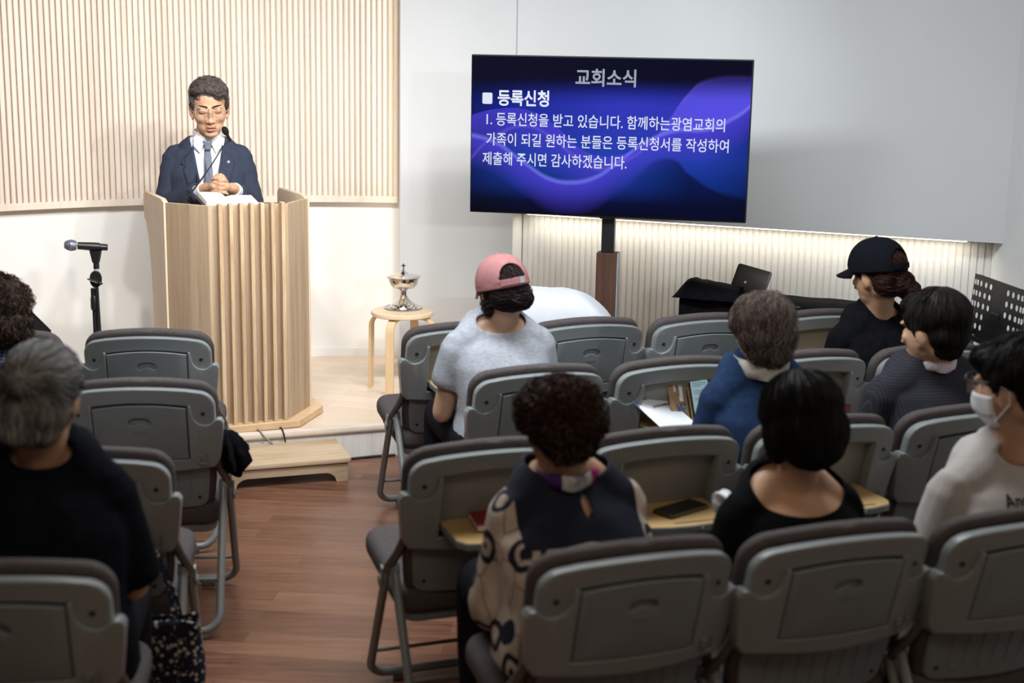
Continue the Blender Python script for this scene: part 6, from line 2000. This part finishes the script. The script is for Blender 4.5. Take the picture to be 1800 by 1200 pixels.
# dark red book beside the bob haired person
p, a = on_tray('B2', 0.062, -0.075, R(-50))
db = thing('dark_red_book', 'dark red leather book on the tablet behind the black bob hair', 'book', p, a)
dr = plain('dark_red_leather', (0.075, 0.010, 0.010), 0.35, var=0.15, scale=40)
b = MB(); b.box((0, 0, 0.0012), (0.105, 0.15, 0.0024)); b.box((0, 0, 0.0248), (0.105, 0.15, 0.0024)); b.box((-0.052, 0, 0.013), (0.003, 0.15, 0.026))
link('cover', bevel(b.mesh(), 0.0008, 1), dr, db, 'flat')
b = MB(); b.box((0.001, 0, 0.013), (0.099, 0.144, 0.021)); link('pages', b.mesh(), plain('red_edged_pages', (0.22, 0.05, 0.04), 0.5), db, 'flat')

# booklet on the tablet in front of the grey haired person
p, a = on_tray('LC1', 0.062, -0.085, R(8))
bk2 = thing('booklet', 'cream booklet on the tablet beside the grey haired person', 'booklet', p, a)
b = MB(); b.box((0, 0, 0.006), (0.10, 0.14, 0.010)); link('pages', b.mesh(), plain('cream_paper', (0.70, 0.66, 0.56), 0.7), bk2, 'flat')
b = MB(); b.box((0, 0, 0.0118), (0.104, 0.144, 0.0014)); link('cover', b.mesh(), plain('cream_cover', (0.66, 0.60, 0.48), 0.6), bk2, 'flat')

# small white hand fan held by the bob haired person
fc = atY(1270, 891, 3.36)
fan = thing('hand_fan', 'small round white electric hand fan beside the bob haired person', 'fan', fc, R(-58))
fan.rotation_euler = (R(12), R(0), R(-60))
white = plain('white_plastic', (0.72, 0.72, 0.72), 0.35, var=0.02)
b = MB()
for i in range(36):
    a0 = 2 * PI * i / 36
for rr_ in (0.036,):
    b.tube([(rr_ * math.cos(2 * PI * i / 40), 0, rr_ * math.sin(2 * PI * i / 40)) for i in range(41)], 0.0045, 8, False)
    b.tube([(rr_ * math.cos(2 * PI * i / 40), 0.018, rr_ * math.sin(2 * PI * i / 40)) for i in range(41)], 0.0045, 8, False)
b.lathe([(0.0375, -0.009), (0.0385, 0), (0.0375, 0.009)], 40, M=Matrix.Translation((0, 0.009, 0)) @ Matrix.Rotation(R(90), 4, 'X'), cap=False)
link('rim', b.mesh(), white, fan)
b = MB()
for i in range(28):
    a0 = 2 * PI * i / 28
    b.tube([(0.010 * math.cos(a0), -0.007, 0.010 * math.sin(a0)), (0.024 * math.cos(a0 + 0.25), -0.008, 0.024 * math.sin(a0 + 0.25)), (0.036 * math.cos(a0 + 0.45), -0.002, 0.036 * math.sin(a0 + 0.45))], 0.0009, 5)
link('grille', b.mesh(), white, fan)
b = MB(); b.lathe([(0.001, -0.004), (0.011, -0.004), (0.011, 0.010), (0.001, 0.010)], 20, M=Matrix.Translation((0, 0.0, 0)) @ Matrix.Rotation(R(90), 4, 'X')); link('hub', b.mesh(), white, fan)
for i in range(5):
    b = MB(); a0 = 2 * PI * i / 5
    b.add([Vector((0.008 * math.cos(a0 - 0.3), 0.006, 0.008 * math.sin(a0 - 0.3))), Vector((0.032 * math.cos(a0 - 0.35), 0.004, 0.032 * math.sin(a0 - 0.35))), Vector((0.032 * math.cos(a0 + 0.35), 0.013, 0.032 * math.sin(a0 + 0.35))), Vector((0.008 * math.cos(a0 + 0.3), 0.010, 0.008 * math.sin(a0 + 0.3)))], [(0, 1, 2, 3)])
    o_ = link('blade', b.mesh(), plain('peach_blade', (0.60, 0.45, 0.36), 0.4), fan, 'flat'); s_ = o_.modifiers.new('t', 'SOLIDIFY'); s_.thickness = 0.0015
b = MB(); b.tube([(0, 0.009, -0.038), (0, 0.009, -0.13)], [0.013, 0.015], 14); link('handle', b.mesh(), white, fan)

# flowered tote bag on the hook of the aisle chair
o_, a = CH['LC1']
hk = seat_pt('LC1', 0.182, -0.085, 0.540)
Yt = hk.y - 0.01
bt = thing('tote_bag', 'small dark tote bag with white flowers hanging from the chair hook', 'bag', (hk.x, hk.y, 0), a)
fm_ = mat('flowered_cotton', (0.02, 0.02, 0.04), 0.85, spec=0.2); t = NT(fm_); v = t.coords()
vo = t.new('ShaderNodeTexVoronoi'); vo.inputs['Scale'].default_value = 75; t.link(v, vo.inputs['Vector'])
vo2 = t.new('ShaderNodeTexVoronoi'); vo2.inputs['Scale'].default_value = 110; t.link(v, vo2.inputs['Vector'])
sc_ = t.new('ShaderNodeSeparateColor'); t.link(vo.outputs['Color'], sc_.inputs[0])
c1 = t.mix(t.math('MULTIPLY', t.math('LESS_THAN', vo.outputs['Distance'], 0.36), t.math('GREATER_THAN', sc_.outputs[1], 0.30)), (0.012, 0.014, 0.035), (0.55, 0.50, 0.40))
sc2 = t.new('ShaderNodeSeparateColor'); t.link(vo2.outputs['Color'], sc2.inputs[0])
c1 = t.mix(t.math('MULTIPLY', t.math('LESS_THAN', vo2.outputs['Distance'], 0.25), t.math('GREATER_THAN', sc2.outputs[0], 0.62)), c1, (0.28, 0.30, 0.24))
c1 = t.mix(t.math('MULTIPLY', t.math('LESS_THAN', vo2.outputs['Distance'], 0.3), t.math('LESS_THAN', sc2.outputs[0], 0.2)), c1, (0.10, 0.012, 0.03)); t.color(c1)
zt_b = zAt(320, 1084, Yt); zb_b = zt_b - 0.20
b = MB(); rr = []
for i in range(11):
    s_ = i / 10; z = zb_b + (zt_b - zb_b) * s_
    hwx = 0.088 + 0.006 * math.sin(s_ * 5); hwy = 0.040 * (1 - 0.35 * s_) + 0.006
    cx = 0.030; cy = -0.02
    ring = []
    for j in range(24):
        q = 2 * PI * j / 24
        ring.append(Vector((cx + hwx * math.copysign(abs(math.cos(q)) ** 0.5, math.cos(q)) , cy + hwy * math.copysign(abs(math.sin(q)) ** 0.7, math.sin(q)) + 0.004 * math.sin(q * 3 + s_ * 6), z + (0.004 * math.sin(3 * q) if i == 10 else 0))))
    rr.append(ring)
b.rings(rr, False); me = b.mesh()
bm = bmesh.new(); bm.from_mesh(me); bm.verts.ensure_lookup_table(); bm.faces.new([bm.verts[j] for j in reversed(range(24))]); bm.to_mesh(me); bm.free()
o2 = link('body', me, fm_, bt, 60); s_ = o2.modifiers.new('t', 'SOLIDIFY'); s_.thickness = 0.003
for sy in (-1, 1):
    b = MB(); top = Vector((0.0, 0.045 if sy > 0 else 0.035, 0.507 + 0.004))
    top = Vector((0.0, 0.036 + 0.004 * sy, 0.5355))
    for s2 in (-1, 1):
        base = Vector((0.018 + s2 * 0.042, -0.02 + sy * 0.028, zt_b - 0.012))
        pts = [base, base.lerp(top, 0.35) + Vector((s2 * 0.006, 0, 0)), base.lerp(top, 0.8) + Vector((s2 * 0.003, 0, 0)), top + Vector((s2 * 0.003, 0, 0))]
        b.rings([[p_ + Vector((dx, dy, 0)) for dx, dy in ((-0.008 * (1 - 0.5 * i / 3), -0.0012), (0.008 * (1 - 0.5 * i / 3), -0.0012), (0.008 * (1 - 0.5 * i / 3), 0.0012), (-0.008 * (1 - 0.5 * i / 3), 0.0012))] for i, p_ in enumerate(pts)])
    link('strap', b.mesh(), fm_, bt, 60)

# black cloth on the seat of the aisle chair, sticking out past its side
cp = atY(413, 792, CH['LB1'][0].y + 0.12)
rnd = random.Random(11)
b = MB(); rr = []
NS = 22
spk = [rnd.uniform(0.55, 1.15) for _ in range(NS)]
for i in range(9):
    s_ = i / 8; ring = []
    prof_ = (0.25, 0.62, 0.85, 0.95, 1.0, 1.02, 0.98, 0.90, 0.30)[i]
    for j in range(NS):
        q = 2 * PI * j / NS
        rad = prof_ * spk[j] * (1.0 if j % 2 else 0.70) * (1 + 0.12 * math.sin(i * 1.7 + j * 2.3))
        ring.append(Vector((0.056 * rad * math.cos(q) + 0.028 * s_ - 0.020, 0.085 * rad * math.sin(q), 0.066 - 0.135 * s_ + 0.014 * math.sin(j * 1.9) * (s_ > 0.6))))
    rr.append(ring)
b.rings(rr); me = b.mesh()
jk2 = link('folded_garment', me, MT['blackcloth'], None, 18); jk2.location = cp
tag(jk2, 'crumpled black garment draped at the side of the empty aisle chair', 'garment')

# ---- white draped table in front of the screen
tq = atY(985, 540, 5.98)
wz = zAt(960, 508, 5.98)
wt = thing('draped_table', 'low table under a white cloth in front of the screen stand', 'table', (tq.x, 5.98, 0), R(-4))
xl_, xr_ = atY(850, 540, 5.98).x - tq.x, atY(1088, 540, 5.98).x - tq.x
b = MB(); rr = []
cl = fabric('white_cloth', (0.70, 0.71, 0.75), 0.85, 0.03, 20, 0.1)
nx, ny = 60, 26
for i in range(nx + 1):
    x = xl_ + (xr_ - xl_) * i / nx
    s_ = i / nx
    h_ = wz - 0.015 * max(0, s_ - 0.45) / 0.55 - 0.15 * max(0, (s_ - 0.66) / 0.34) ** 1.8 - 0.11 * max(0, (0.25 - s_) / 0.25) ** 2
    ring = []
    for j in range(ny + 1):
        q = j / ny
        ang_ = PI * q
        yy = -0.15 * math.copysign(abs(math.cos(ang_)) ** 0.45, math.cos(ang_)); zz = h_ * min(1, math.sin(ang_) ** 0.18 if 0 < q < 1 else 0)
        wob = 0.012 * math.sin(x * 38 + 2 * math.sin(x * 9)) * (1 - zz / max(h_, 0.01))
        ring.append(Vector((x, yy + (wob if yy < 0 else -wob), max(0.004, zz + 0.007 * noise.noise(Vector((x * 11 + yy * 6, yy * 10, 0))) + 0.004 * abs(noise.noise(Vector((x * 22 - yy * 18, yy * 8, 5))))))))
    rr.append(ring)
b.rings(rr); link('cloth', b.mesh(), cl, wt, 60)

# ---- black covered keyboard bench with a lumpy cover, and a tablet computer leaning on it
kz = zAt(1440, 532, 6.42)
kx0, kx1 = atY(1215, 540, 6.60).x, atY(1575, 540, 6.30).x
ky = R(-20.5)
kb = thing('covered_keyboard', 'long low instrument under a black cloth in front of the fluted niche', 'keyboard', (kx0, 6.62, 0), ky)
Lk = (kx1 - kx0) / math.cos(ky)
b = MB(); b.box((Lk / 2, 0, kz - 0.02), (Lk, 0.26, 0.04)); link('top_board', bevel(b.mesh(), 0.006, 2), plain('dark_green_black', (0.016, 0.017, 0.015), 0.6), kb, 'flat')
b = MB(); rr = []
for i in range(41):
    x = -0.02 + (Lk + 0.04) * i / 40
    rr.append([Vector((x, y_ + 0.01 * math.sin(x * 30 + y_ * 8), z_)) for y_, z_ in ((-0.15, 0.25), (-0.142, kz - 0.012), (-0.13, kz + 0.003), (0.0, kz + 0.004), (0.13, kz + 0.003), (0.142, kz - 0.012), (0.15, 0.25))])
b.rings(rr); link('cloth', b.mesh(), MT['blackcloth'], kb, 60)
for sx in (0.12, Lk - 0.12):
    b = MB(); b.box((sx, 0, 0.13), (0.05, 0.22, 0.26)); link('leg', b.mesh(), MT['black'], kb, 'flat')
gp = atY(1232, 536, 6.52)
b = MB(); rr = []
for i in range(25):
    s_ = i / 24; x = -0.115 + 0.30 * s_
    h_ = 0.075 * (min(1, s_ / 0.17) ** 0.9) * (1 - 0.35 * s_ ** 2) + 0.008 * math.exp(-((s_ - 0.27) / 0.06) ** 2)
    rr.append([Vector((x, y_ + 0.004 * noise.noise(Vector((x * 30, y_ * 10, 3))), z_ * h_ + 0.002 + 0.004 * noise.noise(Vector((x * 24, y_ * 20, z_ * 4))) * (z_ > 0))) for y_, z_ in ((-0.11, 0), (-0.105, 0.35), (-0.10, 0.42), (-0.085, 0.5), (-0.06, 0.9), (-0.02, 1.0), (0.04, 0.98), (0.08, 0.8), (0.10, 0.3), (0.10, 0))])
b.rings(rr)
bg = link('folded_cover', b.mesh(), MT['blackcloth'], None, 60); bg.location = (gp.x, gp.y, kz + 0.005); bg.rotation_euler = (0, 0, ky)
tag(bg, 'lumpy folded black cover heaped beside the tablet computer', 'cover')
tc_ = atY(1312, 527, 6.50)
tb = thing('tablet_computer', 'dark grey tablet computer leaning with a round silver mark on its back', 'tablet', (tc_.x, tc_.y, kz + 0.006), ky)
Mt = Matrix.Translation((0, 0.0, 0.003)) @ Matrix.Rotation(R(-14), 4, 'Y') @ Matrix.Rotation(R(-28), 4, 'X')
Mt = Matrix.Translation((0, 0, 0.022)) @ Matrix.Rotation(R(-24), 4, 'X') @ Matrix.Rotation(R(12), 4, 'Y')
link('body', (lambda m_: (m_.transform(Mt), m_)[1])(pad([(q[0], q[1] + 0.0) for q in rrect(0.083, 0.0, 0.124, 0.012)], -0.004, 0.004, 0.002, 2)), plain('space_grey', (0.060, 0.052, 0.046), 0.4, 0.6, 0.05), tb)
b = MB(); b.lathe([(0.001, 0), (0.006, 0), (0.006, 0.0008), (0.001, 0.0008)], 18, M=Mt @ Matrix.Translation((-0.022, -0.0042, 0.044)) @ Matrix.Rotation(R(90), 4, 'X')); link('round_mark', b.mesh(), plain('bright_mark', (0.75, 0.77, 0.74), 0.3, 0.5), tb, 'flat')

# ---- perforated black music stands
def music_stand(label, p, yaw, tilt=14, w=0.47, h=0.255, perforated=True):
    s0 = thing('music_stand', label, 'music stand', (p.x, p.y, 0), yaw)
    if perforated:
        cw, chh = 0.043, 0.0445
        xs_ = sorted(set([-w / 2, w / 2] + [sx * (0.0535 + 0.043 * i) for sx in (-1, 1) for i in range(5)]))
        zs_ = [0.0, 0.030] + [0.030 + 0.0445 * (j + 1) for j in range(4)] + [h]
        zs_ = sorted(set([0.0, h] + [0.022 + 0.0445 * j for j in range(6)]))
        b_ = MB()
        for i in range(len(xs_) - 1):
            for j in range(len(zs_) - 1):
                x0_, x1_, z0_, z1_ = xs_[i], xs_[i + 1], zs_[j], zs_[j + 1]
                mx, mz = (x0_ + x1_) / 2, (z0_ + z1_) / 2
                col_i = int((abs(mx) - 0.0535) // 0.043)
                pierced = 0.0535 < abs(mx) < 0.0535 + 4 * 0.043 and 0.022 < mz < 0.022 + 5 * 0.0445 and not (col_i == 0 and mz < 0.11) and x1_ - x0_ < 0.05
                if not pierced:
                    b_.box((mx, 0, mz), (x1_ - x0_, 0.002, z1_ - z0_)); continue
                N_ = 16; sq, ci = [], []
                for q in range(N_):
                    a_ = 2 * PI * q / N_ + PI / 4; ca, sa = math.cos(a_), math.sin(a_); m_ = max(abs(ca), abs(sa))
                    sq.append((mx + (x1_ - x0_) / 2 * ca / m_, mz + (z1_ - z0_) / 2 * sa / m_)); ci.append((mx + 0.0125 * ca, mz + 0.0125 * sa))
                b_.rings([[Vector((x_, y_, z_)) for x_, z_ in lp] for lp, y_ in ((sq, -0.001), (ci, -0.001), (ci, 0.001), (sq, 0.001), (sq, -0.001))], False)
        me_ = b_.mesh()
    else:
        me_ = pad(rrect(w / 2, 0, h, 0.022), -0.002, 0.002, 0.001, 1)
    Md = Matrix.Translation((0, 0, p.z)) @ Matrix.Rotation(R(-tilt), 4, 'X')
    me_.transform(Md); link('desk', me_, MT['black'], s0, 40)
    b_ = MB(); b_.box((0, -0.025, 0.0), (w * 0.98, 0.052, 0.003)); b_.box((0, -0.050, 0.008), (w * 0.98, 0.003, 0.018)); b_.box((0, 0.0, h), (w * 0.93, 0.008, 0.003))
    link('ledge', b_.mesh(Md), MT['black'], s0, 'flat')
    b_ = MB(); b_.tube([(0, 0.02, p.z + h * 0.35), (0, 0.03, p.z - 0.05), (0, 0.035, 0.30)], 0.010, 10); link('pole', b_.mesh(), MT['black'], s0)
    b_ = MB(); b_.box((0, 0.012, p.z + h * 0.4), (0.07, 0.02, 0.05)); link('bracket', bevel(b_.mesh(), 0.003, 1), MT['black'], s0, 'flat')
    for k in range(3):
        a_ = 2 * PI * k / 3 + 0.5
        b_ = MB(); b_.tube([(0, 0.035, 0.34), (0.26 * math.cos(a_), 0.035 + 0.26 * math.sin(a_), 0.012)], 0.008, 8); link('leg', b_.mesh(), MT['black'], s0)
    return s0
mL = atY(1703, 592, 5.86); mR = atY(1784, 618, 5.46)
mp_ = (mL + mR) / 2
yawm = math.atan2(mR.y - mL.y, mR.x - mL.x)
music_stand('black perforated music stand at right before the niche, desk facing left', Vector((mp_.x, mp_.y, mp_.z)), yawm, 4, (mR - mL).to_2d().length)
m2p = atY(1842, 612, 5.15)
music_stand('black music stand cut by the right edge of the photo', Vector((m2p.x, m2p.y, m2p.z - 0.02)), R(-78), 12, 0.40, 0.255, False)
m3p = atY(36, 606, 5.75)
ls_ = music_stand('black music stand leaning behind the curly haired person at left edge', Vector((m3p.x - 0.155, m3p.y, m3p.z)), R(0), 10, 0.40, 0.25, False)
for c_ in ls_.children:
    if c_.name.startswith(('desk', 'ledge')):
        pv = Vector((0.0, 0, m3p.z + 0.05))
        c_.data = c_.data.copy(); c_.data.transform(Matrix.Translation(pv) @ Matrix.Rotation(R(46), 4, 'Y') @ Matrix.Translation(-pv))

# ---- cables
def cable(label, pts, r=0.004, m_=None):
    cu = []
    P_ = [Vector(p_) for p_ in pts]
    for i in range(len(P_) - 1):
        p0 = P_[max(i - 1, 0)]; p1 = P_[i]; p2 = P_[i + 1]; p3 = P_[min(i + 2, len(P_) - 1)]
        for k in range(6):
            s_ = k / 6
            cu.append(0.5 * ((2 * p1) + (p2 - p0) * s_ + (2 * p0 - 5 * p1 + 4 * p2 - p3) * s_ ** 2 + (3 * p1 - p0 - 3 * p2 + p3) * s_ ** 3))
    cu.append(P_[-1])
    b_ = MB(); b_.tube(cu, r, 7)
    o_ = link('cable', b_.mesh(), m_ or MT['black'], None, 60); tag(o_, label, 'cable')
fwd = Vector((ed.y, -ed.x, 0))
def edge_pt(px, dd, z):
    p_ = at(px, 750, ST); s_ = (p_ - E1).dot(ed); q_ = E1 + ed * s_ + fwd * dd
    return Vector((q_.x, q_.y, z))
cable('thin black cable hanging over the stage edge under the lectern base', [edge_pt(486, -0.06, ST + 0.006), edge_pt(490, 0.0, ST + 0.010), edge_pt(492, 0.032, ST - 0.01), edge_pt(497, 0.034, 0.07), edge_pt(506, 0.04, 0.006), edge_pt(540, 0.05, 0.006)], 0.0035)
cable('pair of grey cables drooping from the lectern base over the stage edge', [edge_pt(440, -0.06, ST + 0.006), edge_pt(448, 0.0, ST + 0.010), edge_pt(456, 0.033, ST - 0.012), edge_pt(472, 0.05, 0.10), edge_pt(492, 0.045, 0.05), edge_pt(510, 0.05, 0.008)], 0.004, plain('grey_cable', (0.16, 0.17, 0.17), 0.5))
cable('black cables lying on the floor along the foot of the stage', [edge_pt(575, 0.05, 0.006), edge_pt(610, 0.035, 0.006), edge_pt(640, 0.03, 0.006), edge_pt(665, 0.026, 0.006), edge_pt(700, 0.03, 0.006)], 0.006)
